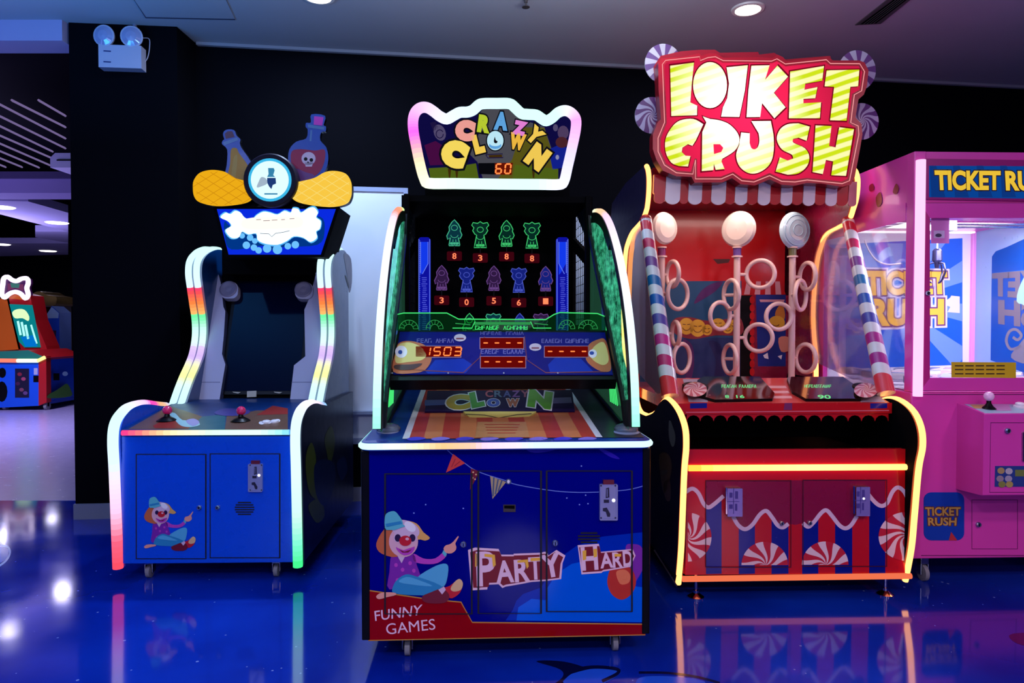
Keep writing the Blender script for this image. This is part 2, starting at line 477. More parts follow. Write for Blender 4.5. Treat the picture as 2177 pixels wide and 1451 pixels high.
sk = [(-2.05, wy(-2.05)), (7, wy(7)), (7, wy(7)-.015), (-2.05, wy(-2.05)-.015)]
struct(MB().prism([Vector((x, y, FZ)) for x, y in sk], (0, 0, .095), SKIRT).build('baseboard_back'))
# light shadow-gap trim between back wall and ceiling
tr = [(-2.05, wy(-2.05)-.002), (7, wy(7)-.002), (7, wy(7)-.03), (-2.05, wy(-2.05)-.03)]
struct(MB().prism([Vector((x, y, HZ-.022)) for x, y in tr], (0, 0, .02), mat('trim_grey', (140, 140, 150), .6)).build('trim_2'))
# ceiling fittings
cz = Surf(WORLD, (0, 0, HZ), (0, 0, -1))
h = MB(); q = [cz(p[0], p[1]) for p in ((270, -25), (310, 36), (500, 40), (470, -25))]
h.prism([p + Vector((0, 0, -.004)) for p in q], (0, 0, .004), CEIL)
h.line(cz, ((270, -25), (310, 36), (500, 40), (470, -25)), 2.5, mat('seam_grey', (50, 55, 80), .7), 9, True)
tag(h.build('ceiling_hatch'), 'square access hatch set flush in the ceiling above the dark pillar', 'hatch')
def downlight(px, py, label, on=True, r=.085):
    c = cz(px, py)
    t = bpy.data.objects.new('ceiling_downlight', None); COL.objects.link(t); t.location = (c.x, c.y, HZ)
    tag(t, label, 'ceiling light', 'round downlights in the ceiling')
    MB().lathe([(r*.82, -.002), (r*.86, -.012), (r*1.08, -.010), (r*1.12, -.001)], mat('white_ring', (210, 205, 200), .4), (0, 0, 0), (0, 0, 1), 28).build('ring', t)
    MB().lathe([(1e-4, -.006), (r*.84, -.006)], glow('downlight_glow', (255, 246, 230), 14), (0, 0, 0), (0, 0, 1), 28).build('lamp_lens', t)
    return c
downlight(1590, 18, 'round white downlight glowing in the grey ceiling beside the large red sign')
downlight(676, -9, 'round downlight at the top edge, in the ceiling between the pillar and the middle machine')
v = MB(); q = [cz(p[0], p[1]) for p in ((1818, 52), (1872, 49), (1960, -22), (1912, -22))]
v.prism([p + Vector((0, 0, -.006)) for p in q], (0, 0, .006), mat('vent_grey', (70, 68, 72), .6))
q2 = [cz(p[0], p[1]) for p in ((1829, 49), (1863, 47), (1950, -20), (1922, -20))]
v.add([p + Vector((0, 0, -.007)) for p in q2], [(0, 1, 2, 3)], BLACKM)
for k in range(1, 5):
    t_ = k/5; a_, b_ = q2[0].lerp(q2[1], t_), q2[3].lerp(q2[2], t_)
    v.tube([a_ + Vector((0, 0, -.008)), b_ + Vector((0, 0, -.008))], .0022, mat('vent_grey', (70, 68, 72), .6), 4)
tag(v.build('ceiling_vent'), 'long dark air slot in the ceiling to the right of the downlight', 'vent')
c = cz(1118, -6)
s_ = MB().lathe([(.028, 0), (.028, -.006), (.010, -.008), (.010, -.03), (.006, -.032), (.006, -.052), (.022, -.054), (.022, -.057), (1e-4, -.057)], mat('sprinkler_brass', (120, 110, 110), .35, .8), (c.x, c.y, HZ), (0, 0, 1), 16)
tag(s_.build('ceiling_sprinkler'), 'small fire sprinkler head hanging from the ceiling above the middle machine', 'sprinkler')

# emergency light on the pillar
er = Frame(-2.375, 4.37, 5.44)
E = thing('emergency_light', 'white twin-head emergency light box mounted high on the dark pillar', 'emergency light', er)
EW = mat('emergency_white', (165, 162, 180), .4); EG = mat('emergency_lens', (140, 142, 175), .12, coat=1)
es = Surf(er, (0, -.012, 0), (0, -1, 0))
p0, p1 = er.y(213, 145, -.05), er.y(303, 100, -.05)
mk = MB().box(p0.x, p1.x, -.07, .0, p0.z, p1.z, EW); ef = Surf(er, (0, -.071, 0), (0, -1, 0))
for yy in (108, 131): mk.line(ef, ((220, yy), (236, yy+1)), 2.5, mat('print_navy', (20, 30, 90), .5), 1)
mk.build('housing', E)
for hx, hy, tx in ((223, 77, 230), (281, 79, 283)):
    c = er.y(hx, hy, -.06); b = er.y(tx, 101, -.04)
    hd = MB().lathe([(.010, .045), (.045, .03), (.062, .0), (.064, -.012), (.058, -.014)], EW, c, (.12 if hx < 250 else -.1, 1, .05), 24)
    hd.tube([b, (b.x*.5 + c.x*.5, -.035, (b.z+c.z)/2), c + Vector((0, .03, 0))], .006, EW, 8)
    ho = hd.build('lamp_head', E)
    MB().lathe([(.058, -.013), (.03, -.024), (1e-4, -.027)], EG, c, (.12 if hx < 250 else -.1, 1, .05), 24).build('lens', ho)
pc = [er.y(a_, b_, y_) for a_, b_, y_ in ((296, 82, -.01), (316, 82, -.006), (318, 100, -.006), (314, 122, -.006), (306, 134, -.02))]
MB().tube(smooth([tuple(p) for p in pc], 6), .003, EW, 6).build('cable', E)
pc = [er.y(286, 50, -.006), er.y(288, 68, -.006)]
MB().tube(pc, .012, mat('conduit_grey', (110, 110, 135), .5), 8).build('conduit', E)

# white board standing against the back wall
bf = Frame(-1.05, wy(-1.05)-.06, 8.0)
B = thing('white_board', 'tall plain white board standing behind the left and middle machines', 'board', bf)
z1 = bf.y(800, 398, 0).z
x0, x1 = bf.y(700, 500, 0).x, bf.y(858, 500, 0).x
BRD = mat('board_white', (222, 232, 245), .45)
MB().box(x0, x1, 0, .02, .40, z1, BRD).build('board', B)
AL = mat('board_frame', (150, 165, 195), .4, .4)
fb = MB().box(x0, x1, -.008, .022, z1-.03, z1, AL).box(x0, x1, -.008, .022, .36, .40, AL)
fb.box(x0-.03, x0, -.008, .022, FZ, z1, AL).box(x1, x1+.03, -.008, .022, FZ, z1, AL)
fb.build('frame', B)
zz = bf.y(800, 872, 0).z
MB().box(x0, x1, -.05, 0, zz-.02, zz, AL).build('pen_tray', B)

bf2 = Frame(.62, wy(.62)-.06, 8.0)
B2_ = thing('white_board', 'narrow plain white board behind the wire mesh side of the middle machine', 'board', bf2)
xa, xb, zt2 = bf2.y(1196, 500, 0).x, bf2.y(1256, 500, 0).x, bf2.y(1230, 452, 0).z
MB().box(xa, xb, 0, .02, .40, zt2, BRD).build('board', B2_)
MB().box(xa, xb, -.008, .022, zt2-.02, zt2, AL).box(xa-.02, xa, -.008, .022, FZ, zt2, AL).box(xb, xb+.02, -.008, .022, FZ, zt2, AL).box(xa, xb, -.008, .022, .37, .40, AL).build('frame', B2_)

# ================================================================= the hall seen past the pillar
DARK = plaster('hall_dark', (4, 4, 10), (7, 7, 14), .8, .06)
struct(MB().box(-14, 0, 15.4, 15.55, FZ, 4.2, DARK).build('wall_hall_back'))
struct(MB().box(-14, -2.2, 4.5, 15.4, 3.9, 4.0, DARK).build('ceiling_hall'))
LAV = plaster('lavender_paint', (140, 130, 170), (155, 145, 185))
zb = WORLD.y(60, 410, 7.9).z; zt = WORLD.y(60, 366, 7.9).z
struct(MB().box(-12, -2.6, 7.9, 8.3, zb, zt, LAV).build('trim_3'))
struct(MB().box(-12, -2.6, 7.86, 7.9, WORLD.y(60, 380, 7.9).z, zt, mat('beam_dark_band', (70, 62, 95), .7)).build('trim_4'))  # darker band along the top of the beam face
# ceiling slats over the hall
slm = glow('slat_light', (150, 130, 190), .55)
zs = 2.9
sl = Surf(WORLD, (0, 0, zs), (0, 0, -1))
for i, (a_, b_) in enumerate((((82, 213), (139, 246)), ((25, 213), (139, 270)), ((0, 222), (139, 294)), ((0, 247), (139, 315)), ((0, 268), (112, 322)), ((0, 288), (108, 335)), ((0, 305), (106, 351)), ((0, 321), (83, 356)), ((0, 336), (47, 355)), ((-20, 342), (12, 355)))):
    A_, B_ = sl(*a_), sl(*b_)
    d_ = (B_ - A_)
    if a_[0] <= 0: A_ = A_ - d_*(0.35 if i > 1 else 0)
    o = MB().tube([A_, B_], (.010, .012), slm, 4, sm=False).build('ceiling_light_strip')
    tag(o, 'thin lilac light strip among the slanting parallel strips under the hall ceiling', 'light strip', 'slanting light strips under the hall ceiling')
pj = MB(); a_, b_ = WORLD.y(107, 356, 7.2), WORLD.y(150, 325, 7.2)
GREYB = mat('air_unit_grey', (215, 215, 225), .5)
pj.prism([(a_.x, 7.2, a_.z), (b_.x, 7.2, a_.z), (b_.x, 7.2, b_.z), (a_.x+.05, 7.2, b_.z), (a_.x, 7.2, a_.z+.10)], (0, .5, 0), GREYB)
pj.box(a_.x+.07, b_.x, 7.19, 7.2, (a_.z+b_.z)/2-.006, (a_.z+b_.z)/2+.006, BLACK)
tag(pj.build('ceiling_air_unit'), 'grey boxy air unit hung above the lilac beam beside the pillar', 'air unit')
# lower ceilings further back
c26 = Surf(WORLD, (0, 0, 2.62), (0, 0, -1))
CE2 = plaster('hall_ceiling_paint', (150, 145, 180), (165, 160, 190))
for i, pl in enumerate((((-60, 425), (60, 428), (145, 452), (145, 492), (-60, 440)), ((75, 492), (145, 492), (145, 516), (75, 504)), ((-60, 517), (145, 517), (145, 541), (-60, 546)))):
    struct(MB().prism([c26(*p) for p in pl], (0, 0, .1), CE2).build('ceiling_hall_%s' % ('a', 'b', 'c')[i]))
struct(MB().prism([c26(*p) + Vector((0, 0, -.16)) for p in ((-60, 560), (145, 555), (145, 551), (-60, 556))], (0, 0, .17), mat('cove_warm', (190, 180, 160), .6)).build('trim_5'))
HL = glow('hall_lamp', (255, 250, 245), 3.5)
for px, py, lab in ((121, 473, 'small downlight in the nearer lilac ceiling strip of the hall beside the pillar'), (3, 440, 'small downlight in the nearer lilac ceiling strip at the left edge of the picture'), (102, 533, 'small downlight in the farthest pale ceiling of the hall, nearer the pillar'), (2, 519, 'small downlight in the farthest pale ceiling at the left edge')):
    c = c26(px, py)
    t = MB().lathe([(1e-4, -.012), (.13, -.012), (.15, 0)], HL, (c.x, c.y, 2.62), (0, 0, 1), 20)
    tag(t.build('hall_downlight'), lab, 'ceiling light', 'downlights in the hall')
# ================================================================= shared prints
CB = {}
def clown_art(sf, tx, ty, L0=3):
    """seated cartoon clown printed on a door; tx, ty map its drawing to the surface"""
    g = lambda n, c: mat('print_' + n, c, .3, vary=.03)
    PUR, MAG, TEAL, TEAL2 = g('purple', (120, 35, 150)), g('magenta', (180, 60, 170)), g('teal', (40, 130, 175)), g('light_teal', (80, 165, 200))
    SKIN, ORA, BLO, PALE = g('skin', (225, 150, 130)), g('orange_hair', (190, 95, 50)), g('blond_hair', (215, 160, 80)), g('pale_face', (205, 175, 195))
    RED, DRED, TAN, PINK = g('red', (190, 25, 35)), g('dark_red', (110, 20, 35)), g('tan', (215, 175, 125)), g('face_pink', (215, 165, 175))
    DK, AQ = g('dark', (40, 20, 60)), g('aqua', (85, 175, 185))
    m = MB()
    def P(pts, mm, L, sm=0):
        pts = smooth(pts, sm, True) if sm else pts
        m.dp(sf, [(tx(x), ty(y)) for x, y in pts], mm, L0 + L)
    P([(880, 1176), (900, 1186), (925, 1186), (945, 1171), (949, 1181), (930, 1196), (902, 1198), (880, 1192)], MAG, 1, 3)
    P([(943, 1165), (948, 1158), (956, 1156), (964, 1150), (973, 1139), (975, 1141), (968, 1154), (970, 1160), (969, 1168), (960, 1175), (948, 1174)], SKIN, 2, 2)
    P([(943, 1168), (950, 1176), (947, 1183), (940, 1175)], AQ, 3)
    P([(832, 1178), (842, 1173), (878, 1176), (886, 1200), (890, 1232), (828, 1252), (828, 1215)], PUR, 1, 3)
    for x, y in ((842, 1200), (856, 1210), (872, 1196), (868, 1225), (845, 1232), (880, 1212)): P(ell(x, y, 4, 4.5, 8), MAG, 2)
    P([(843, 1175), (868, 1176), (860, 1184), (854, 1196), (848, 1186)], PALE, 3)
    P([(888, 1226), (918, 1206), (942, 1197), (953, 1203), (950, 1232), (942, 1246), (922, 1242), (905, 1236)], TEAL2, 2, 3)
    P([(834, 1252), (842, 1234), (862, 1220), (885, 1224), (938, 1244), (934, 1262), (880, 1264), (840, 1260)], TEAL, 3, 3)
    P([(848, 1236), (864, 1225), (886, 1230), (920, 1244), (890, 1243)], TEAL2, 4, 3)
    P([(898, 1266), (915, 1258), (938, 1250), (952, 1258), (955, 1270), (944, 1280), (915, 1281), (900, 1276)], DRED, 5, 3)
    P([(942, 1250), (956, 1244), (974, 1231), (984, 1238), (978, 1258), (962, 1270), (952, 1266)], RED, 4, 3)
    P([(966, 1236), (977, 1229), (984, 1238), (980, 1252), (965, 1256), (958, 1250)], TAN, 5, 3)
    P([(932, 1252), (944, 1245), (948, 1252), (940, 1262)], PALE, 6)
    P([(800, 1266), (812, 1258), (838, 1258), (842, 1263), (822, 1268), (806, 1272)], SKIN, 6, 3)
    P([(822, 1120), (806, 1140), (800, 1160), (812, 1176), (845, 1182), (852, 1150), (842, 1120)], ORA, 3, 3)
    P([(862, 1108), (886, 1112), (900, 1130), (914, 1142), (904, 1148), (889, 1146), (880, 1164), (872, 1145)], BLO, 3, 3)
    P(ell(858, 1150, 31, 33), PINK, 4)
    P(ell(862, 1124, 31, 19, rot=18), PALE, 5)
    P(ell(872, 1118, 14, 9, rot=40), WHITE, 6)
    for ex in (846, 877): P(ell(ex, 1141, 9, 10), PALE, 6); P(ell(ex, 1142, 6.5, 8), DK, 7)
    P(ell(862, 1148, 13, 11), RED, 8); P(ell(866, 1144, 4, 3), PINK, 9)
    P([(842, 1161), (858, 1168), (882, 1160), (876, 1174), (860, 1179), (848, 1172)], MAG, 7, 2)
    P([(848, 1166), (860, 1171), (876, 1166), (868, 1173), (856, 1173)], DRED, 8)
    P([(818, 1104), (822, 1090), (838, 1085), (848, 1094), (857, 1110), (850, 1120), (834, 1123), (820, 1121)], AQ, 8, 3)
    P([(820, 1112), (852, 1106), (856, 1112), (822, 1119)], TEAL, 9); P([(818, 1119), (856, 1112), (862, 1117), (840, 1125), (822, 1125)], AQ, 9)
    return m
GREYLINE = mat('door_gap', (3, 4, 25), .6)
LOCKM = mat('lock_metal', (150, 160, 190), .25, .9)
def lock(sf, px, py, r, parent):
    c = sf(px, py)
    return MB().lathe([(r, 0), (r, .008), (r*.75, .012), (r*.7, .010), (1e-4, .010)], LOCKM, c, sf.n, 16).box(c.x-r*.12, c.x+r*.12, c.y-.0135, c.y-.009, c.z-r*.5, c.z+r*.5, BLACK).build('lock', parent)
def coin_mech(sf, x0, y0, x1, y1, parent, lit=(.72, .42)):
    m = MB(); MS = mat('coin_plate_metal', (170, 170, 200), .3, .55)
    m.plate(sf, rrect(x0, y0, x1, y1, 2), MS, .012, None, .012)
    s2 = sf.up(.012); w, h_ = x1-x0, y1-y0; D = mat('slot_dark', (25, 22, 50), .5)
    L = lambda a, b: (x0 + a*w, y0 + b*h_)
    m.dp(s2, [L(.38, .12), L(.55, .10), L(.57, .38), L(.36, .40)], D, 1)
    m.dp(s2, [L(.42, .14), L(.46, .14), L(.46, .36), L(.42, .36)], MS, 2)
    m.dp(s2, [L(.25, .44), L(.55, .44), L(.55, .53), L(.25, .53)], D, 1)
    m.dp(s2, [L(.2, .68), L(.42, .66), L(.62, .84), L(.6, .92), L(.45, .92), L(.36, .78), L(.2, .76)], D, 1)
    m.line(s2, rrect(x0+w*.06, y0+h_*.03, x1-w*.06, y1-h_*.03, 1.5), w*.025, mat('plate_edge', (215, 215, 235), .2, .8), 1, True)
    for a in (.1, .9):
        for b in (.05, .95): m.dp(s2, ell(*L(a, b), w*.05, w*.05, 8), D, 2)
    o = m.build('coin_plate', parent)
    MB().dp(s2, ell(*L(*lit), w*.10, w*.10, 14), glow('coin_button_light', (240, 240, 255), 1.6), 3).build('return_button', o)
    MB().plate(sf, [L(.2, -.12), L(.8, -.12), L(.8, .0), L(.2, .0)], mat('reject_button_red', (95, 15, 40), .4), .01, None, .010).build('reject_button', o)
    return o
def grille(sf, cx, cy, w, h_, n, parent, m=GREYLINE):
    g = MB()
    for i in range(n):
        t = (i + .5)/n*2 - 1; half = w/2*math.sqrt(max(0.05, 1 - t*t*.8)); y = cy + t*h_/2
        g.dp(sf, [(cx-half, y-h_/n*.28), (cx+half, y-h_/n*.28), (cx+half, y+h_/n*.28), (cx-half, y+h_/n*.28)], m, 3)
    return g.build('speaker_grille', parent)
def door_frame(sf, x0, y0, x1, y1, w, m, parent, L=1):
    return MB().line(sf, [(x0, y0), (x1, y0), (x1, y1), (x0, y1)], w, m, L, True)

# ================================================================= left machine
fL = Frame(-1.4235, 3.28, 1.5)
ML = thing('arcade_machine', 'blue arcade machine with a potion bottle topper and twin joysticks, beside the dark pillar', 'arcade machine', fL)
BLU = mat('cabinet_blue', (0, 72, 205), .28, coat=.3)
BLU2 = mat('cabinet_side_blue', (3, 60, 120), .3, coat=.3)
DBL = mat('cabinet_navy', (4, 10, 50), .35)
sF = Surf(fL, (0, 0, 0), (0, -1, 0))
cab = MB().box(-.395, .395, .0, 1.18, .045, .655, BLU)
cab.box(-.324, .324, 1.12, 1.19, .655, 1.60, BLACK)
cab.build('cabinet', ML, .004)
# lower side panels and their LED tubes
low = [fL.x(px, py, -.417) for px, py in smooth([(251, 1207), (247, 1100), (243, 1000), (240, 935), (245, 898), (262, 873), (284, 862), (306, 859), (330, 862), (353, 864)], 5)]
lowp = [(p.y, p.z) for p in low]
off = lambda pts, d: [(y + d, z) for y, z in pts]
up_ = [(.52, .729), (.58, .80), (.65, .872), (.72, .933), (.78, .998), (.82, 1.092), (.82, 1.187), (.79, 1.282), (.76, 1.375), (.74, 1.455), (.76, 1.524), (.84, 1.577), (.97, 1.613), (1.08, 1.62)]
upp = smooth(up_, 5)
C1 = (205, 255, 250); CW = (215, 245, 255)
lstops = [(0, (255, 70, 90)), (.10, (255, 90, 120)), (.22, (255, 190, 225)), (.40, (205, 225, 255)), (.58, (200, 255, 255)), (.70, (225, 215, 255)), (.78, (240, 190, 250)), (.82, (230, 70, 175)), (.87, (235, 80, 170)), (.89, (225, 170, 120)), (.94, (220, 175, 140)), (1, (200, 210, 240))]
rstops = [(0, (60, 225, 130)), (.08, (110, 255, 190)), (.2, (190, 255, 220)), (.35, (205, 250, 255)), (.55, (205, 240, 255)), (.72, (235, 225, 255)), (.85, (240, 215, 250)), (.95, (150, 180, 235)), (1, (120, 190, 235))]
ustops = [(0, (190, 240, 250)), (.08, (200, 250, 245)), (.14, (225, 245, 150)), (.20, (235, 245, 170)), (.26, (195, 165, 235)), (.31, (205, 180, 240)), (.35, (205, 255, 235)), (.40, (190, 255, 225)), (.455, (110, 235, 160)), (.47, (100, 230, 150)), (.475, (255, 175, 100)), (.53, (250, 120, 60)), (.585, (245, 60, 80)), (.60, (235, 60, 110)), (.605, (205, 235, 255)), (.7, (200, 250, 255)), (1, (195, 255, 245))]
LEDM = led('led_tube', 1.35)
for s in (-1, 1):
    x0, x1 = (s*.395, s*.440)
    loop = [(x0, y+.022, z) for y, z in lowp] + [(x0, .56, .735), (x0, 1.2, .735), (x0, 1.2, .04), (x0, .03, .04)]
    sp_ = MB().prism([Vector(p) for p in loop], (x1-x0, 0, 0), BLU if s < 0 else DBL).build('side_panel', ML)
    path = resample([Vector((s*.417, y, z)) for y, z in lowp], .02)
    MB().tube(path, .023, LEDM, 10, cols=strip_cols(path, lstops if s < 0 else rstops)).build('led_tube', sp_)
    edge = [Vector((s*.417, y+.012, z-.0)) for y, z in lowp]
    x0, x1 = s*.325, s*.415
    loop = [(x0, y+.02, z) for y, z in upp] + [(x0, 1.2, 1.60), (x0, 1.2, .70), (x0, .54, .70)]
    up2 = MB().prism([Vector(p) for p in loop], (x1-x0, 0, 0), BLU2, mat('cabinet_edge_grey', (130, 135, 160), .4), BLU2).build('upper_side_panel', ML)
    for k, xo in enumerate((-.0225, .0225)):
        path = resample([Vector((s*.37 + xo*s, y, z)) for y, z in (upp if xo < 0 or s < 0 else upp)], .015)
        MB().tube(path, .0172, LEDM, 8, cols=strip_cols(path, ustops)).build('led_tube', up2)
# outer art on the right hand side of the cabinet
sR = Surf(fL, (.4405, 0, 0), (1, 0, 0)); art = MB()
YG, SB = mat('print_olive', (110, 115, 25), .4), mat('print_side_blue', (10, 40, 95), .4)
for pts, m in (([(650, 970), (662, 940), (672, 975), (668, 1020), (675, 1060), (660, 1050), (652, 1020)], YG), ([(690, 930), (704, 905), (712, 940), (702, 985), (694, 960)], YG), ([(655, 1075), (680, 1060), (690, 1095), (672, 1110)], YG), ([(668, 990), (690, 975), (712, 990), (708, 1040), (690, 1075), (672, 1050)], SB), ([(715, 985), (732, 970), (738, 1000), (725, 1020)], SB)):
    art.dp(sR, smooth(pts, 4, True), m, 1 if m is YG else 2)
art.build('side_artwork', ML)
sR2 = Surf(fL, (.4155, 0, 0), (1, 0, 0))
MB().dp(sR2, smooth([(731, 540), (746, 550), (748, 600), (742, 622), (738, 585)], 4, True), mat('print_grey', (120, 120, 140), .4), 1).dp(sR2, smooth([(733, 585), (737, 590), (742, 606), (741, 612)], 3, True), BLACK, 2).build('upper_side_artwork', ML)
# front doors
for x0, y0, x1, y1, kind in ((290, 965, 438, 1187, 0), (447, 964, 595, 1185, 1)):
    m = MB().plate(sF, rrect(x0+1.5, y0+1.5, x1-1.5, y1-1.5, 1.5), BLU, .004, GREYLINE, .003)
    m.line(sF, [(x0, y0), (x1, y0), (x1, y1), (x0, y1)], 3, GREYLINE, 2, True)
    d = m.build('door', ML)
    sd = sF.up(.003)
    if kind == 0:
        clown_art(sd, lambda x: 307 + (x-800)/185*110, lambda y: 1055 + (y-1085)/193*113, 1).build('clown_artwork', d)
        lock(sd, 424, 1078, .011, d)
    else:
        lock(sd, 463, 1078, .011, d); coin_mech(sd, 529, 985, 559, 1044, d); grille(sd, 520, 1080, 42, 30, 6, d)
# control panel
zf = .660; pz = (.5, .735)
sC = Surf(fL, (0, .0, .672), Vector((0, -(pz[1]-.672), pz[0])))
cp_ = MB().prism([Vector((-.393, .0, .640)), Vector((-.393, .0, .672)), Vector((-.393, .54, .740)), Vector((-.393, .80, .740)), Vector((-.393, .80, .64))], (.786, 0, 0), mat('panel_blue', (8, 50, 110), .35))
BR, TE, RD = mat('print_brown', (105, 75, 60), .35), mat('print_deep_teal', (10, 90, 100), .35), mat('print_brick', (150, 45, 40), .35)
cp_.dp(sC, [(272, 912), (360, 862), (430, 885), (400, 912)], BR, 1)
cp_.dp(sC, [(325, 905), (350, 892), (420, 900), (400, 910), (330, 910)], RD, 2)
cp_.dp(sC, [(400, 912), (430, 885), (480, 880), (478, 913)], TE, 1)
cp_.dp(sC, [(478, 913), (482, 884), (545, 872), (612, 872), (612, 913)], BR, 1)
cp_.dp(sC, [(545, 882), (580, 862), (612, 868), (612, 880)], RD, 2)
cp_.dp(sC, smooth([(455, 878), (480, 868), (530, 872), (520, 882), (480, 884)], 3, True), mat('print_plum', (70, 60, 130), .35), 3)
cp_.dp(sC, smooth([(360, 880), (372, 878), (388, 893), (415, 893), (425, 903), (405, 908), (385, 905), (372, 893)], 3, True), mat('print_pale_teal', (150, 195, 200), .35), 3)
cp_.dp(sC, smooth([(395, 895), (412, 890), (424, 898), (410, 906)], 3, True), mat('print_lilac', (150, 140, 195), .35), 4)
for a_ in ((556, 899), (572, 897), (583, 896), (590, 894)): cp_.dp(sC, ell(a_[0], a_[1], 6, 3.5, 10), WHITE, 3)
cpo = cp_.build('control_panel', ML)
MAGB = mat('joystick_magenta', (215, 25, 95), .25, coat=.5)
for px, by, ty in ((355, 893, 872), (512, 894, 873)):
    b = sC(px, by); t = Vector((b.x, b.y + .005, 0)); t.z = fL.y(px, ty, b.y).z
    j = MB().lathe([(.048, .0), (.030, .012), (.014, .02), (.011, .03), (.008, t.z-b.z)], BLACK, b, (0, 0, 1), 18).build('joystick', cpo)
    MB().sphere(t, .0225, MAGB).build('ball_knob', cpo)
btn = MB()
for px, py in ((566, 898), (584, 897)):
    btn = MB().lathe([(.020, .0), (.019, .008), (.015, .011), (1e-4, .012)], WHITE, sC(px, py), sC.n, 16); btn.build('push_button', cpo)
fp = [Vector((-.385 + .77*k/24, -.008, .660)) for k in range(25)]
fst = [(0, (255, 60, 130)), (.08, (255, 110, 120)), (.2, (255, 190, 140)), (.32, (250, 240, 190)), (.5, (205, 255, 215)), (.8, (210, 255, 245)), (.95, (140, 220, 250)), (1, (90, 170, 255))]
MB().tube(fp, .0125, LEDM, 8, cols=strip_cols(fp, fst)).build('front_led_tube', ML)
# tilted screen with its surround
pt, pb = Vector((0, 1.02, 1.424)), Vector((0, .76, .782))
tdir = (pt-pb).normalized(); nS = Vector((0, -tdir.z, tdir.y))
sS = Surf(fL, pb, nS)
loc = lambda x, t, l=0.0: pb + Vector((x, 0, 0)) + (pt-pb)*t + nS*l
bz = MB().prism([loc(-.324, -.10, -.02), loc(.324, -.10, -.02), loc(.324, 1.22, -.02), loc(-.324, 1.22, -.02)], -nS*.03, BLACKM)
bz.prism([loc(-.235, -.03), loc(.235, -.03), loc(.235, 1.03), loc(-.235, 1.03)], -nS*.02, BLACK)
bo = bz.build('bezel', ML)
MB().prism([loc(-.215, 0, .002), loc(.215, 0, .002), loc(.215, 1, .002), loc(-.215, 1, .002)], -nS*.006, mat('screen_glass_dark', (2, 8, 34), .08, spec=.15)).build('screen', ML)
LBM = mat('label_beige', (170, 165, 150), .5)
MB().plate(sS.up(.004), [(525, 831), (545, 830), (545, 843), (525, 844)], LBM, .003).build('bezel_label', bo)
for a_ in ((502, 832), (590, 832)): MB().plate(sS.up(.004), [(a_[0]-8, a_[1]), (a_[0]+10, a_[1]+1), (a_[0]+4, a_[1]+4), (a_[0]-6, a_[1]+2)], LBM, .003).build('bezel_label', bo)
GP = mat('inner_panel_grey', (168, 168, 195), .35)
sG = sS.up(.035)
gl = [(450, 576), (465, 584), (469, 600), (475, 652), (479, 661), (476, 710), (472, 752), (479, 774), (466, 853), (396, 852), (427, 782), (438, 735), (441, 674), (446, 610)]
gr = [(672, 577), (675, 622), (683, 674), (679, 768), (676, 790), (660, 831), (655, 854), (616, 854), (625, 776), (649, 757), (647, 658), (658, 633), (667, 600)]
for gpts, sc_, rib in ((gl, (487, 616, 470), ((428, 812), (468, 812))), (gr, (646, 617, 664), ((620, 812), (664, 812)))):
    g = MB().plate(sG, gpts, GP, .05, mat('inner_panel_edge', (70, 75, 110), .4))
    g.line(sG, rib, 1.2, mat('inner_panel_edge', (70, 75, 110), .4), 1)
    go = g.build('inner_panel', ML)
    c = sG(sc_[0], sc_[1], .012)
    sp2 = MB().plate(sG.up(.012), rrect(min(sc_[0]-19, sc_[2]), sc_[1]-17, max(sc_[0]+19, sc_[2]), sc_[1]+18, 13), GP, .045).build('speaker', ML)
    MB().lathe([(.050, -.002), (.052, .004), (.044, .008), (.02, .004), (1e-4, .006)], mat('speaker_grey', (110, 108, 135), .5), c, nS, 24).build('speaker_cone', sp2)
# marquee light box
yM = .62
sM = Surf(fL, (0, yM, 0), (0, -1, 0))
tr_ = [(453, 440), (722, 440), (688, 546), (480, 546)]
mbx = MB().plate(sM.up(-.006), tr_, BLACKM, .30).build('marquee_box', ML, .004)
hotc = sM(590, 490)
mf = MB().plate(sM, [(461, 444), (714, 444), (682, 541), (486, 541)], glow('marquee_royal_blue', (10, 45, 235), .9), .006, BLACK)
mf.dp(sM, smooth([(478, 470), (495, 480), (560, 455), (620, 470), (680, 460), (690, 490), (675, 520), (600, 525), (580, 532), (560, 522), (492, 530), (478, 500)], 4, True), glow('marquee_deep_blue', (0, 60, 150), .8), 1)
spl = [(469, 462), (480, 452), (490, 455), (500, 448), (512, 452), (520, 462), (535, 468), (545, 458), (560, 450), (575, 452), (590, 456), (605, 448), (618, 452), (622, 443), (634, 444), (640, 452), (655, 443), (668, 441), (676, 452), (672, 462), (682, 470), (680, 486), (672, 492), (674, 505), (660, 514), (645, 505), (625, 502), (610, 512), (590, 520), (565, 518), (548, 510), (545, 496), (528, 498), (515, 492), (508, 504), (494, 506), (484, 498), (480, 488), (492, 480), (485, 470)]
mf.dp(sM, smooth([(590 + (x-590)*1.02, 478 + (y-478)*1.08) for x, y in spl], 3, True), glow('marquee_cyan', (90, 190, 255), 1.0), 2)
mf.dp(sM, smooth(spl, 3, True), glow('marquee_white', (235, 250, 255), 1.5), 3)
mf.dp(sM, smooth([(522, 465), (600, 460), (640, 462), (640, 482), (600, 486), (522, 486)], 4, True), glow('marquee_cream', (255, 238, 225), 1.25), 4)
for a_, b_, w_ in ((545, 467, 10), (560, 469, 14), (578, 468, 12), (598, 467, 8), (616, 465, 10)): mf.line(sM, ((a_, b_), (a_+w_, b_-.5)), 1.4, glow('marquee_script_grey', (150, 140, 150), .8), 5)
mf.line(sM, ((553, 496), (572, 497), (578, 503), (586, 496), (605, 493), (616, 490)), 1.2, glow('marquee_script_dark', (70, 80, 110), .7), 5)
BUB = glow('marquee_bubble', (110, 195, 255), 1.0)
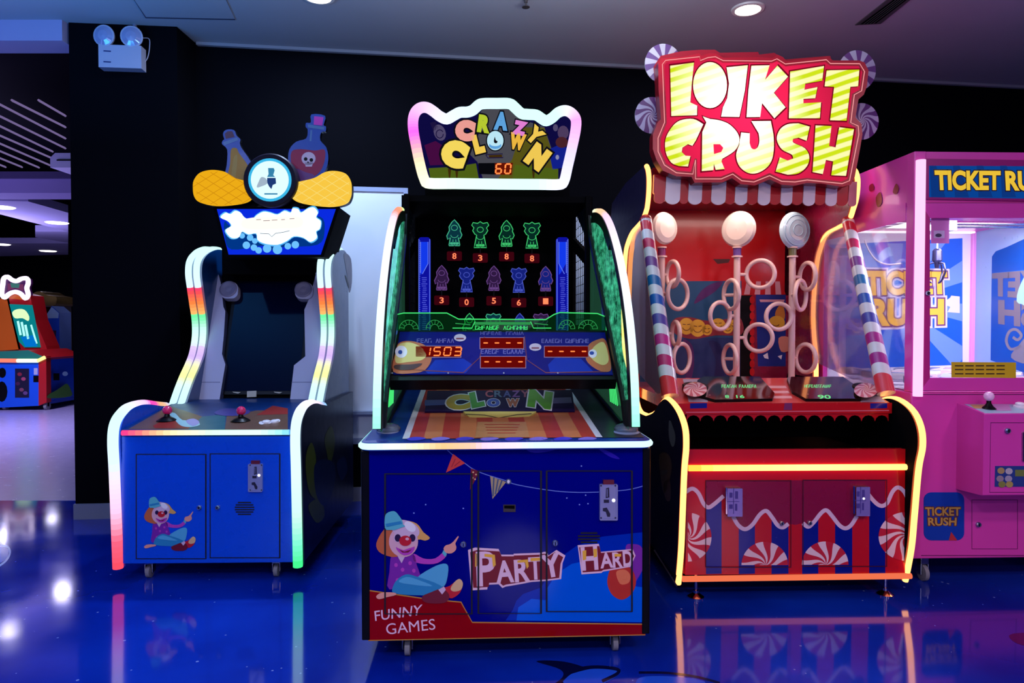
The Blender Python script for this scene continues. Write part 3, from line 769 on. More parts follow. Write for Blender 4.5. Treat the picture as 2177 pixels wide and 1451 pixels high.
for x, y, r in ((515, 501, 6), (532, 505, 7), (542, 512, 6), (524, 521, 8), (540, 526, 7), (612, 523, 7), (628, 520, 8), (568, 528, 9), (590, 530, 10), (550, 532, 7)): mf.dp(sM, ell(x, y, r, r, 16), BUB, 2.5)
mf.build('marquee_face', mbx)
# topper boards
yT = yM - .02
sT = Surf(fL, (0, yT, 0), (0, -1, 0))
YEL = glow('horn_amber', (255, 185, 25), .85); YEL2 = glow('horn_gold', (255, 205, 70), .95); YLN = glow('horn_line', (235, 160, 20), .75)
hl = smooth([(410, 400), (412, 383), (425, 367), (450, 361), (478, 365), (496, 377), (522, 384), (545, 388), (540, 410), (532, 427), (505, 435), (460, 438), (425, 430), (413, 418)], 4, True)
hr = smooth([(748, 402), (746, 385), (735, 369), (712, 363), (690, 366), (668, 378), (640, 385), (628, 388), (624, 408), (622, 422), (645, 433), (700, 440), (735, 434), (746, 420)], 4, True)
for hp, mm, cx in ((hl, YEL, 470), (hr, YEL2, 690)):
    hb = MB().plate(sT, hp, mm, .05, BLACK)
    xs = [p[0] for p in hp]
    for k in range(-8, 9):
        for sgn in (1, -1):
            pts = []
            for t_ in range(21):
                x = cx - 75 + 150*t_/20; y = 400 + sgn*(x-cx)*.62 + k*20
                # keep the quilting line inside the board
                inside = False
                for i in range(len(hp)):
                    (ax, ay), (bx, by) = hp[i], hp[(i+1) % len(hp)]
                    if (ay > y) != (by > y) and x < (bx-ax)*(y-ay)/(by-ay)+ax: inside = not inside
                if inside: pts.append((x, y))
            if len(pts) > 1: hb.line(sT, pts, 1.3, YLN if mm is YEL else glow('horn_line_pale', (255, 225, 120), .95), 1)
    hb.build('topper_wing', ML)
e = MB(); ec = sT(578, 385, .03)
R0 = (sT(635, 385) - sT(578, 385)).x
e.lathe([(R0, -.06), (R0, -.005), (R0*.95, .004), (R0*.80, .004)], mat('emblem_dark', (22, 16, 34), .5, spec=.15), ec, (0, -1, 0), 40)
e.lathe([(R0*.80, .0045), (R0*.78, .008), (R0*.70, .006)], glow('emblem_cyan', (60, 185, 235), 1.0), ec, (0, -1, 0), 40, caps=False)
e.lathe([(R0*.71, .005), (1e-4, .005)], glow('emblem_white', (215, 245, 255), 1.15), ec, (0, -1, 0), 40)
sE = Surf(fL, ec + Vector((0, -.006, 0)), (0, -1, 0)); TL_ = glow('emblem_teal', (60, 145, 190), .8); NV = glow('emblem_navy', (40, 75, 150), .6)
e.dp(sE, [(570, 357), (582, 357), (584, 362), (581, 372), (585, 376), (568, 376), (571, 370)], TL_, 1)
e.dp(sE, [(568, 378), (586, 378), (587, 390), (580, 393), (577, 402), (572, 396), (568, 388)], NV, 1)
e.dp(sE, smooth([(556, 376), (566, 380), (568, 390), (556, 396), (546, 398), (550, 386)], 3, True), glow('emblem_grey', (170, 190, 210), .9), 1)
e.line(sE, ((562, 412), (590, 412)), 3, TL_, 1)
e.build('emblem', ML)
def bottle(pts, inner, cork, corkm, liq, rim, extra, ang):
    sB = Surf(fL, (0, yT+.045, 0), (0, -1, 0)); GLS = mat('bottle_blue_print', (35, 78, 165), .3); RIM = mat('bottle_rim_print', (80, 125, 170), .3)
    b = MB().plate(sB, smooth(pts, 3, True), GLS, .03, BLACK)
    b.dp(sB, smooth(inner, 3, True), liq, 1); b.dp(sB, cork, corkm, 2); b.dp(sB, rim, RIM, 2)
    for p_, m_, l_ in extra: b.dp(sB, p_, m_, l_)
    return b.build('bottle_topper', ML)
bottle([(474, 285), (480, 276), (497, 276), (503, 288), (511, 296), (510, 304), (514, 315), (533, 343), (540, 370), (536, 398), (490, 400), (477, 380), (482, 350), (483, 318), (472, 306), (474, 298), (477, 296)], [(491, 318), (503, 315), (508, 325), (526, 350), (533, 372), (530, 395), (486, 395), (482, 378), (489, 350)], [(478, 284), (484, 279), (494, 279), (499, 291), (480, 295)], mat('cork_tan', (110, 75, 85), .6), mat('potion_amber', (185, 135, 30), .4), [(474, 302), (504, 292), (507, 298), (477, 309)], [(smooth([(495, 345), (500, 330), (505, 335), (500, 380), (492, 385)], 3, True), mat('potion_amber_light', (185, 150, 60), .4), 2)], 0)
SKW = mat('skull_white', (215, 195, 205), .4)
bottle([(662, 243), (691, 246), (688, 265), (693, 269), (692, 279), (683, 281), (681, 298), (694, 314), (698, 340), (690, 365), (672, 384), (640, 386), (622, 372), (613, 345), (615, 318), (630, 301), (651, 294), (654, 275), (650, 270), (651, 261), (661, 260)], [(620, 322), (640, 317), (670, 320), (690, 318), (690, 342), (680, 365), (660, 378), (635, 372), (620, 350)], [(668, 247), (688, 249), (685, 267), (667, 265)], mat('cork_magenta', (215, 60, 180), .5), mat('potion_red', (155, 10, 62), .4), [(654, 264), (690, 270), (689, 276), (655, 271)],
       [(ell(656, 337, 15, 14, 20), SKW, 2), ([(648, 345), (666, 345), (663, 354), (650, 354)], SKW, 2), (ell(650, 338, 4, 4, 10), BLACK, 3), (ell(662, 340, 4, 4, 10), BLACK, 3), (ell(655, 345, 1.5, 2, 8), BLACK, 3), ([(660, 276), (664, 277), (662, 300), (658, 300)], mat('bottle_rim_print', (80, 125, 170), .3), 2), (smooth([(628, 358), (650, 366), (668, 372), (660, 384), (640, 384)], 3, True), mat('potion_mauve', (110, 55, 120), .4), 2)], 0)
# posts that carry the topper
MB().box(-.18, .32, yT+.06, yT+.10, sM(590, 445).z-.02, sM(590, 415).z, BLACK).build('topper_bracket', ML)
MB().box(-.26, .26, yM+.27, 1.15, 1.46, 1.62, BLACKM).build('marquee_support', ML)
for x, y in ((-.30, .06), (.30, .06), (-.30, 1.02), (.30, 1.02)): caster(ML, x, y, top=.05, big=1.15)
# ================================================================= middle machine
fM = Frame(-.017, 2.5, 3.0)
MM = thing('arcade_machine', 'dark blue ball shooting arcade machine with a clown on its doors, centre of the row', 'arcade machine', fM)
NB = mat('print_navy_blue', (0, 2, 118), .09, coat=0, spec=.18, vary=.03)
mF = Surf(fM, (0, 0, 0), (0, -1, 0))
# lower cabinet
mc = MB().box(-.512, .512, .012, 1.75, .05, .722, BLACK)
mc.box(-.515, -.487, -.004, .03, .045, .72, BLACK).box(.487, .515, -.004, .03, .045, .72, BLACK)
mc.build('cabinet', MM, .004)
fpn = MB().plate(mF, [(783, 944), (1373, 942), (1372, 1350), (783, 1362)], NB, .012, BLACK)
PRED, PYE = mat('print_crimson', (140, 4, 12), .09, vary=.03, spec=.18), mat('print_ochre', (190, 130, 40), .3)
B1, B2, B3 = mat('print_mid_blue', (0, 42, 165), .09, vary=.03, spec=.18), mat('print_sky_blue', (0, 88, 210), .09, vary=.03, spec=.18), mat('print_deep_violet', (40, 20, 160), .2, coat=.5)
fpn.dp(mF, [(1075, 1318), (1090, 1296), (1098, 1276), (1112, 1262), (1150, 1248), (1190, 1185), (1225, 1160), (1280, 1140), (1372, 1130), (1372, 1322)], B1, .4)
fpn.dp(mF, [(1098, 1318), (1102, 1290), (1130, 1272), (1160, 1275), (1163, 1250), (1182, 1220), (1215, 1198), (1250, 1190), (1300, 1200), (1345, 1245), (1372, 1248), (1372, 1322)], B2, .8)
fpn.dp(mF, [(783, 1254), (850, 1264), (905, 1272), (980, 1279), (1004, 1322), (1372, 1326), (1372, 1349), (783, 1361)], PRED, 1.2)
fpn.line(mF, [(783, 1254), (850, 1264), (905, 1272), (980, 1279), (1004, 1322), (1372, 1326)], 2.6, PYE, 1.6)
fpn.line(mF, [(783, 1360.5), (1372, 1348.5)], 2, PYE, 1.6)
fpn.dp(mF, smooth([(1120, 955), (1150, 953), (1180, 955), (1160, 960), (1135, 962)], 3, True), B3, .5)
fpn.dp(mF, smooth([(1270, 950), (1300, 962), (1318, 975), (1300, 972), (1280, 960)], 3, True), B3, .5)
for x, y in ((1250, 1070), (1245, 1052), (1232, 1072), (1205, 1058), (985, 1080), (880, 1090), (905, 1072), (1236, 990)): fpn.dp(mF, ell(x, y, 1.8, 1.6, 6), mat('print_fleck', (120, 140, 220), .3), .5)
# bunting
STR = mat('print_string', (100, 120, 200), .3)
fpn.line(mF, smooth([(943, 948), (962, 966), (988, 984), (1005, 996), (1030, 1007), (1075, 1021), (1100, 1030), (1180, 1043), (1250, 1046), (1330, 1041), (1372, 1031)], 4), 1.8, STR, 1)
fpn.dp(mF, [(963, 964), (989, 984), (948, 1004)], mat('print_coral', (205, 60, 50), .3), 2)
fpn.line(mF, [(968, 975), (960, 992)], 1.5, mat('print_dark_coral', (150, 30, 40), .3), 3); fpn.line(mF, [(978, 980), (966, 990)], 1.5, mat('print_dark_coral', (150, 30, 40), .3), 3)
fpn.dp(mF, [(1001, 995), (1020, 1001), (999, 1041)], mat('print_dark_red', (70, 15, 40), .3), 2)
for x, y in ((1006, 1003), (1012, 1008), (1005, 1015), (1003, 1027), (1010, 1018)): fpn.dp(mF, ell(x, y, 2, 1.8, 8), mat('print_tan', (215, 175, 125), .3), 3)
fpn.dp(mF, [(1042, 1011), (1076, 1024), (1047, 1060)], mat('print_straw', (170, 150, 110), .3), 2)
for a_, b_ in (((1050, 1014), (1048, 1054)), ((1059, 1018), (1053, 1050)), ((1067, 1021), (1059, 1044))): fpn.line(mF, [a_, b_], 3, mat('print_slate', (70, 85, 110), .3), 3)
fpn.dp(mF, ell(1081, 1023, 6, 6, 10), mat('print_slate', (70, 85, 110), .3), 2)
fpn.dp(mF, ell(1081, 1023, 3, 4, 8), WHITE, 3)
# balloons
fpn.dp(mF, smooth([(1330, 1162), (1345, 1156), (1362, 1160), (1370, 1180), (1368, 1205), (1352, 1235), (1345, 1240), (1335, 1215)], 4, True), mat('print_purple', (120, 35, 150), .3, vary=.03), 1.2)
fpn.dp(mF, smooth([(1292, 1225), (1300, 1208), (1325, 1200), (1345, 1212), (1352, 1238), (1342, 1262), (1322, 1274), (1302, 1264), (1292, 1244)], 4, True), mat('print_orange_red', (185, 45, 25), .3), 1.6)
fpn.dp(mF, smooth([(1310, 1215), (1328, 1210), (1340, 1222), (1336, 1238), (1318, 1240)], 4, True), mat('print_peach', (225, 115, 70), .3), 2)
fpn.build('front_panel', MM)
# doors: gasket frames, each with its fittings
DG = mat('door_gasket_black', (2, 2, 10), .5)
d1 = door_frame(mF, 819, 1006, 1003, 1303, 4, DG, MM, 9); d2 = door_frame(mF, 1017, 1000, 1150, 1302, 4, DG, MM, 9); d3 = door_frame(mF, 1162, 1000, 1343, 1298, 4, DG, MM, 9)
d1 = d1.build('door', MM); d2 = d2.build('door', MM); d3 = d3.build('door', MM)
lock(mF, 985, 1156, .011, d1); lock(mF, 1180, 1153, .011, d3)
coin_mech(mF, 1274, 1028, 1312, 1104, d3, (.8, .46)); grille(mF, 1252, 1142, 48, 26, 4, d3, mat('door_gasket_black', (2, 2, 10), .5))
MB().plate(mF, [(1070, 1072), (1096, 1072), (1096, 1087), (1070, 1087)], mat('slot_bezel', (60, 50, 45), .4), .006, None, .004).dp(mF.up(.004), [(1072, 1074), (1094, 1074), (1094, 1081), (1072, 1080)], BLACKM, 1).build('ticket_slot', d2)
clown_art(mF, lambda x: x, lambda y: y, 2).build('clown_artwork', MM)
# lettering on the doors
LP, LR, LY = mat('letter_pink_white', (230, 190, 205), .3), mat('letter_maroon', (120, 15, 25), .3), mat('letter_yellow', (235, 175, 50), .3)
lt = MB()
po = [(995, 1168), (1010, 1163), (1060, 1166), (1065, 1178), (1092, 1178), (1092, 1176), (1150, 1174), (1157, 1172), (1163, 1172), (1166, 1180), (1183, 1168), (1202, 1180), (1196, 1196), (1193, 1230), (1162, 1234), (1130, 1236), (1110, 1240), (1075, 1246), (1068, 1249), (1060, 1241), (1037, 1242), (1036, 1252), (1002, 1254)]
cx, cy = 1098, 1208
lt.dp(mF, po, LP, 2); lt.dp(mF, [(cx+(x-cx)*.955, cy+(y-cy)*.88) for x, y in po], LR, 3)
for ch, x, y, w_, h_, r, m_ in (('P', 1033, 1208, 36, 68, -2, LP), ('A', 1073, 1214, 34, 44, -4, LP), ('R', 1109, 1212, 28, 44, -4, LP), ('T', 1138, 1207, 26, 44, -3, LP), ('Y', 1172, 1201, 36, 46, -10, LP)): lt.gly(mF, ch, x, y, w_, h_, m_, 4, .03, r)
lt.dp(mF, [(1010, 1176), (1019, 1174), (1019, 1200), (1010, 1204)], LY, 4); lt.dp(mF, [(1030, 1176), (1052, 1178), (1054, 1200), (1048, 1205), (1046, 1184), (1030, 1182)], LY, 5)
lt.dp(mF, [(1100, 1190), (1122, 1188), (1124, 1203), (1120, 1208), (1116, 1194), (1100, 1195)], LY, 5); lt.dp(mF, [(1128, 1185), (1150, 1184), (1150, 1190), (1128, 1192)], LY, 5)
lt.build('party_lettering', MM)
lt = MB()
ho = [(1228, 1158), (1273, 1155), (1277, 1172), (1345, 1166), (1351, 1180), (1340, 1204), (1282, 1214), (1278, 1217), (1236, 1220)]
cx, cy = 1288, 1188
lt.dp(mF, ho, LP, 3); lt.dp(mF, [(cx+(x-cx)*.95, cy+(y-cy)*.86) for x, y in ho], LR, 4)
for ch, x, y, w_, h_, r, m_ in (('H', 1253, 1186, 32, 46, -4, LP), ('A', 1289, 1190, 24, 30, -4, LP), ('R', 1312, 1189, 18, 30, -4, LP), ('D', 1334, 1186, 18, 30, -4, LP)): lt.gly(mF, ch, x, y, w_, h_, m_, 5, .03, r)
lt.dp(mF, [(1238, 1170), (1246, 1168), (1246, 1188), (1239, 1190)], LY, 6); lt.dp(mF, [(1261, 1166), (1269, 1165), (1269, 1182), (1262, 1184)], LY, 6); lt.dp(mF, [(1306, 1176), (1320, 1176), (1320, 1182), (1306, 1182)], LY, 6)
lt.build('hard_lettering', MM)
lt = MB()
lt.txt(mF, 'FUNNY', ((798, 1319), (894, 1306), (898, 1284), (796, 1298)), LP, 3, .006)
lt.txt(mF, 'GAMES', ((822, 1348), (926, 1337), (924, 1314), (820, 1325)), LP, 3, 0)
lt.build('funny_games_lettering', MM)
# deck with its LED lip
rim = [Vector((x, y, 0)) for x, y in ((-.515, .34), (-.515, .03))] + [Vector((-.475 + .04*math.cos(math.radians(a)), .012 + .04*math.sin(math.radians(a)), 0)) for a in range(180, 271, 15)] + [Vector((.475 + .04*math.cos(math.radians(a)), .012 + .04*math.sin(math.radians(a)), 0)) for a in range(270, 361, 15)] + [Vector((.515, .03, 0)), Vector((.515, .34, 0))]
DKB = mat('deck_blue', (20, 50, 150), .25, coat=.4)
dk = MB().prism([p + Vector((0, 0, .722)) for p in rim], (0, 0, .028), DKB)
dko = dk.build('deck', MM)
rp = resample([p + Vector((0, 0, .737)) for p in rim], .02)
MB().tube(rp, .0115, LEDM, 8, cols=strip_cols(rp, [(0, (120, 235, 225)), (.14, (170, 255, 245)), (.24, (215, 255, 245)), (.30, (250, 235, 200)), (.36, (255, 190, 130)), (.42, (250, 190, 160)), (.46, (250, 205, 250)), (.55, (205, 225, 255)), (.8, (205, 245, 255)), (1, (190, 235, 245))])).build('led_lip', dko)
# play field
sl6 = math.radians(6.2)
pP = Surf(fM, (0, .035, .752), (0, -math.sin(sl6), math.cos(sl6)))
pf = MB()
q = [Vector((x, y, .751 + (y-.035)*math.tan(sl6))) for x, y in ((-.505, .02), (.505, .02), (.475, 1.3), (-.475, 1.3))]
pf.prism(q, (0, 0, -.02), mat('field_blue', (14, 48, 120), .35, spec=.2))
Fx = lambda x, y, l=0: Vector((x, y, .752 + (y-.035)*math.tan(sl6) + l*LAY))
def strip(x0, x1, y0, y1, m, L, k=.0):
    a = Fx(x0, y0, L), Fx(x1, y0, L), Fx(x1, y1, L), Fx(x0, y1, L)
    pf.add(a, [(0, 1, 2, 3)], m)
xl, xr = pP(864, 929).x, pP(1273, 928).x
cols = [mat('field_brick', (170, 56, 42), .35, spec=.2), mat('field_tan', (190, 110, 62), .35, spec=.2)]
n = 11; w_ = (xr-xl)/n
strip(xr, .50, .03, 1.3, mat('field_charcoal', (42, 38, 48), .35, spec=.2), 1)
for i in range(n): strip(xl+i*w_, xl+(i+1)*w_, .035, 1.3, cols[i % 2], 2)
WT = mat('field_white', (205, 200, 205), .3)
strip(xl-.012, xl+.012, .035, 1.3, WT, 3); strip(xr-.012, xr+.012, .035, 1.3, WT, 3)
pc_ = MB(); TANP = mat('field_sign_tan', (185, 125, 75), .3)
pf.dp(pP, [(1015, 897), (1118, 897), (1126, 930), (1010, 931)], TANP, 4)
for k in range(4): pf.line(pP, ((1030+k*2, 903+k*6), (1105-k*3, 903+k*6)), 1.5, mat('field_brick', (150, 52, 42), .25), 5)
for k in range(8): pf.dp(pP, smooth([(865+k*52, 933), (885+k*52, 929), (905+k*52, 932), (893+k*52, 936), (872+k*52, 937)], 3, True), mat('deck_wave_%s' % 'ab'[k % 2], ((70, 60, 190), (130, 110, 200))[k % 2], .3), 4)
pf.build('play_field', MM)
# slanted name board lying over the field
NBD = mat('board_plum', (30, 16, 62), .4, spec=.15)
b0 = pP(1060, 875); nb_n = Vector((0, -.55, .83)).normalized()
sB_ = Surf(fM, b0 + Vector((0, 0, .02)), nb_n)
nb = MB().plate(sB_, [(903, 874), (1222, 874), (1216, 828), (909, 830)], NBD, .02)
nb.dp(sB_, [(903, 850), (960, 849), (960, 860), (903, 862)], mat('board_stripe', (25, 60, 130), .3), 1); nb.dp(sB_, [(1160, 846), (1214, 844), (1216, 856), (1160, 858)], mat('board_stripe2', (80, 75, 130), .3), 1)
for ch, x, y, w_, h_, m_, r in (('C', 974, 855, 40, 26, (190, 150, 30), -4), ('L', 1014, 849, 20, 27, (70, 150, 50), -12), ('O', 1049, 856, 22, 14, (60, 85, 170), 0), ('W', 1090, 856, 22, 14, (170, 90, 60), 0), ('N', 1148, 849, 40, 30, (90, 165, 35), 8)):
    nb.gly(sB_, ch, x, y, w_, h_, WHITE, 2, .13, r); nb.gly(sB_, ch, x, y, w_, h_, mat('board_%s' % ch.lower(), m_, .3), 3, .085, r)
for i, (ch, c_) in enumerate(zip('CRAZY', ((180, 70, 90), (70, 100, 130), (60, 70, 140), (120, 60, 140), (150, 60, 90)))): nb.gly(sB_, ch, 1040 + i*19, 837, 15, 13, mat('board_small_%s' % ch.lower(), c_, .3), 2, .03, 0)
nbo = nb.build('name_board', MM)
yp = MB(); YW = mat('arrow_cream', (205, 185, 95), .35)
sY = Surf(fM, pP(1060, 882) + Vector((0, 0, .012)), (0, -.35, .94))
yp.plate(sY, [(985, 874), (1140, 874), (1126, 884), (1095, 887), (1070, 895), (1050, 895), (1030, 888), (998, 886)], YW, .008)
yp.line(sY, [(990, 880), (1030, 882), (1060, 888), (1100, 881), (1130, 879)], 1.6, mat('arrow_dark', (70, 50, 40), .4), 1)
yp.build('pointer_board', MM)
# console with the score displays
pT, pB = Vector((0, .50, 1.134)), Vector((0, .262, .958))
cn = Vector((0, -(pT.z-pB.z), (pT.y-pB.y))).normalized(); cn = Vector((0, -(pT-pB).z, (pT-pB).y)).normalized()
sD = Surf(fM, (pT+pB)/2, cn)
cons = MB().plate(sD.up(-.001), [(846, 702), (1291, 702), (1312, 806), (827, 808)], BLACK, .05)
con = cons.build('console', MM, .003)
CB_ = mat('console_blue', (4, 6, 105), .3, spec=.12); CB2 = mat('console_mid_blue', (8, 46, 155), .3, spec=.12); CR = mat('console_red', (110, 30, 40), .3)
cf = MB().plate(sD.up(.003), [(850, 705), (1286, 706), (1303, 796), (836, 795)], CB_, .004)
s3 = sD.up(.003)
for pts, m_, L in (([(905, 790), (925, 765), (985, 762), (1005, 775), (990, 793), (910, 794)], CB2, 1), ([(1165, 775), (1180, 760), (1235, 762), (1262, 790), (1170, 794)], CB2, 1)):
    cf.dp(s3, pts, m_, L)
cf.line(s3, [(985, 792), (1020, 760), (1030, 715)], 1.6, CR, 2); cf.line(s3, [(1160, 792), (1120, 765), (1115, 715)], 1.6, CR, 2); cf.line(s3, [(860, 785), (985, 792)], 2, CR, 2); cf.line(s3, [(1160, 792), (1290, 790)], 2, CR, 2)
cf.dp(s3, smooth([(836, 790), (842, 745), (850, 728), (875, 725), (905, 735), (918, 760), (905, 785), (880, 793)], 4, True), mat('face_orange', (180, 95, 50), .3), 2)
cf.dp(s3, smooth([(841, 770), (846, 735), (870, 728), (895, 738), (906, 755), (895, 766), (865, 770)], 4, True), mat('face_cream', (215, 195, 110), .3), 3)
cf.dp(s3, smooth([(840, 776), (870, 775), (898, 773), (880, 785), (855, 787), (840, 784)], 3, True), mat('face_maroon', (70, 20, 25), .3), 4)
cf.dp(s3, ell(853, 748, 13, 13, 18), WHITE, 4); cf.dp(s3, ell(851, 749, 4.5, 4.5, 12), mat('eye_blue', (30, 60, 150), .3), 5)
cf.dp(s3, smooth([(1246, 765), (1250, 735), (1270, 722), (1288, 724), (1299, 775), (1294, 790), (1270, 786)], 4, True), mat('face_orange', (180, 95, 50), .3), 2)
cf.dp(s3, smooth([(1256, 760), (1262, 738), (1284, 728), (1294, 765), (1280, 776)], 4, True), mat('face_cream', (215, 195, 110), .3), 3)
cf.dp(s3, ell(1260, 752, 9, 9, 16), WHITE, 4); cf.dp(s3, ell(1258, 751, 5, 4, 12), mat('eye_blue', (30, 60, 150), .3), 5)
for x, y in ((978, 718), (1138, 738)):
    cf.dp(s3, ell(x, y, 13, 8, 16), mat('ball_print', (190, 180, 190), .3), 3); cf.line(s3, ((x-8, y+2), (x+8, y+2)), 3, mat('ball_red', (120, 40, 60), .3), 4)
TI = mat('console_title', (100, 95, 165), .35)
for x0_, y0_, x1_, y1_, n_, g_, sd in ((886, 720, 966, 729, 10, 4, 3), (1021, 705, 1114, 712, 12, 6, 5), (1022, 743, 1117, 752.5, 12, 5, 8), (1151, 720.5, 1253, 729.5, 14, 6, 4)): cf.scrawl(s3, x0_, y0_, x1_, y1_, TI, 3, n_, sd, g_)
for x, y in ((953, 793), (1071, 793), (1186, 793), (834, 793)): cf.dp(s3, ell(x, y, 1.8, 1.8, 8), STEEL, 3)
cf.build('console_face', con)
RG, RO = glow('display_red', (120, 10, 8), .7), glow('digit_orange', (255, 120, 60), 1.7)
RF = mat('display_frame', (150, 110, 130), .4)
for x0, y0, x1, y1, t_, dw, dh, gx, sx in ((884, 736, 979, 758, '1503', 14, 17, 8, 899), (1021, 718, 1113, 740, '----', 11, 17, 13, 1027), (1022, 758, 1117, 781, '----', 11, 17, 13, 1029), (1158, 736, 1250, 758, '----', 11, 17, 13, 1164)):
    m = MB().plate(s3.up(.001), [(x0-1.5, y0-1.5), (x1+1.5, y0-1.5), (x1+1.5, y1+1.5), (x0-1.5, y1+1.5)], RF, .004)
    m.dp(s3.up(.001), [(x0, y0), (x1, y0), (x1, y1), (x0, y1)], RG, 1)
    o = m.build('score_display', con)
    d_ = MB().seg7(s3.up(.001), t_, sx, y0+2.5, dw, dh, gx, RO, 2, .16 if t_ != '----' else 0, .15); d_.build('digits', o)
# lit acrylic crest above the console
GA = clear('acrylic_green', (150, 225, 175), .03, (60, 200, 110), .008, .25); GE = glow('acrylic_edge_green', (70, 235, 120), 1.0); GET = glow('acrylic_etch_green', (60, 190, 100), .55)
sA = Surf(fM, (0, .505, 0), (0, -1, 0))
co_ = [(840, 702), (839, 680), (845, 668), (858, 665), (950, 665), (975, 678), (1160, 679), (1178, 668), (1190, 664), (1270, 666), (1285, 672), (1289, 682), (1289, 702)]
ac = MB().plate(sA, co_, GA, .008, GA)
ac.line(sA, co_, 2.2, GE, 2)
ac.line(sA, [(962, 697), (1003, 697), (1010, 683)], 1.8, GE, 2); ac.line(sA, [(1128, 683), (1134, 697), (1172, 697)], 1.8, GE, 2)
ac.dp(sA, [(1008, 684), (1128, 684), (1128, 690), (1006, 690)], GET, 1)
for x0_, x1_ in ((968, 1000), (1136, 1165)): ac.line(sA, ((x0_, 687), (x1_, 690)), 2, GET, 2)
ac.scrawl(sA, 1010, 692, 1122, 700.5, GE, 2, 15, 6, 7)
for cx_, rx in ((869, 20), (924, 18), (1205, 17), (1250, 20)):
    ac.line(sA, ell(cx_, 699, rx, 19, 18, 0, 180, 360), 1.4, GET, 2); ac.line(sA, ell(cx_, 699, rx*.5, 10, 14, 0, 180, 360), 1.2, GET, 2)
    for a_ in range(190, 360, 28):
        ca, sa = math.cos(math.radians(a_)), math.sin(math.radians(a_)); ac.line(sA, ((cx_+rx*.5*ca, 699+10*sa), (cx_+rx*ca, 699+19*sa)), 1, GET, 2)
ac.build('acrylic_crest', MM)
# side fins
fin = [fM.x(px, py, .455) for px, py in smooth([(1350, 908), (1348, 830), (1344, 760), (1338, 690), (1329, 620), (1316, 550), (1302, 497), (1289, 465), (1276, 452), (1264, 452)], 5)]
fin = [(p.y, p.z) for p in fin]
rear = [fM.x(px, py, .455) for px, py in ((1256, 458), (1259, 500), (1272, 570), (1287, 640), (1303, 715), (1318, 790), (1330, 850), (1337, 905))]
rear = [(p.y, p.z) for p in rear]
def green_etch(name):
    m, nt, out = nodes(name)
    N = nt.nodes.new; Lk = nt.links.new
    tc = N('ShaderNodeTexCoord'); no = N('ShaderNodeTexNoise'); no.inputs['Scale'].default_value = 26; no.inputs['Detail'].default_value = 5; no.inputs['Roughness'].default_value = .75
    Lk(tc.outputs['Object'], no.inputs['Vector'])
    cr = N('ShaderNodeValToRGB'); cr.color_ramp.elements[0].position = .44; cr.color_ramp.elements[0].color = rgb((0, 50, 30)); cr.color_ramp.elements[1].position = .70; cr.color_ramp.elements[1].color = rgb((95, 245, 190))
    Lk(no.outputs['Fac'], cr.inputs['Fac'])
    e = N('ShaderNodeEmission'); e.inputs[1].default_value = .55; Lk(cr.outputs[0], e.inputs[0])
    t = N('ShaderNodeBsdfTransparent'); t.inputs[0].default_value = (.6, .9, .78, 1)
    a = N('ShaderNodeAddShader'); Lk(e.outputs[0], a.inputs[0]); Lk(t.outputs[0], a.inputs[1]); Lk(a.outputs[0], out.inputs[0])
    return m
GF = green_etch('etched_green_acrylic')
fin_o = {}
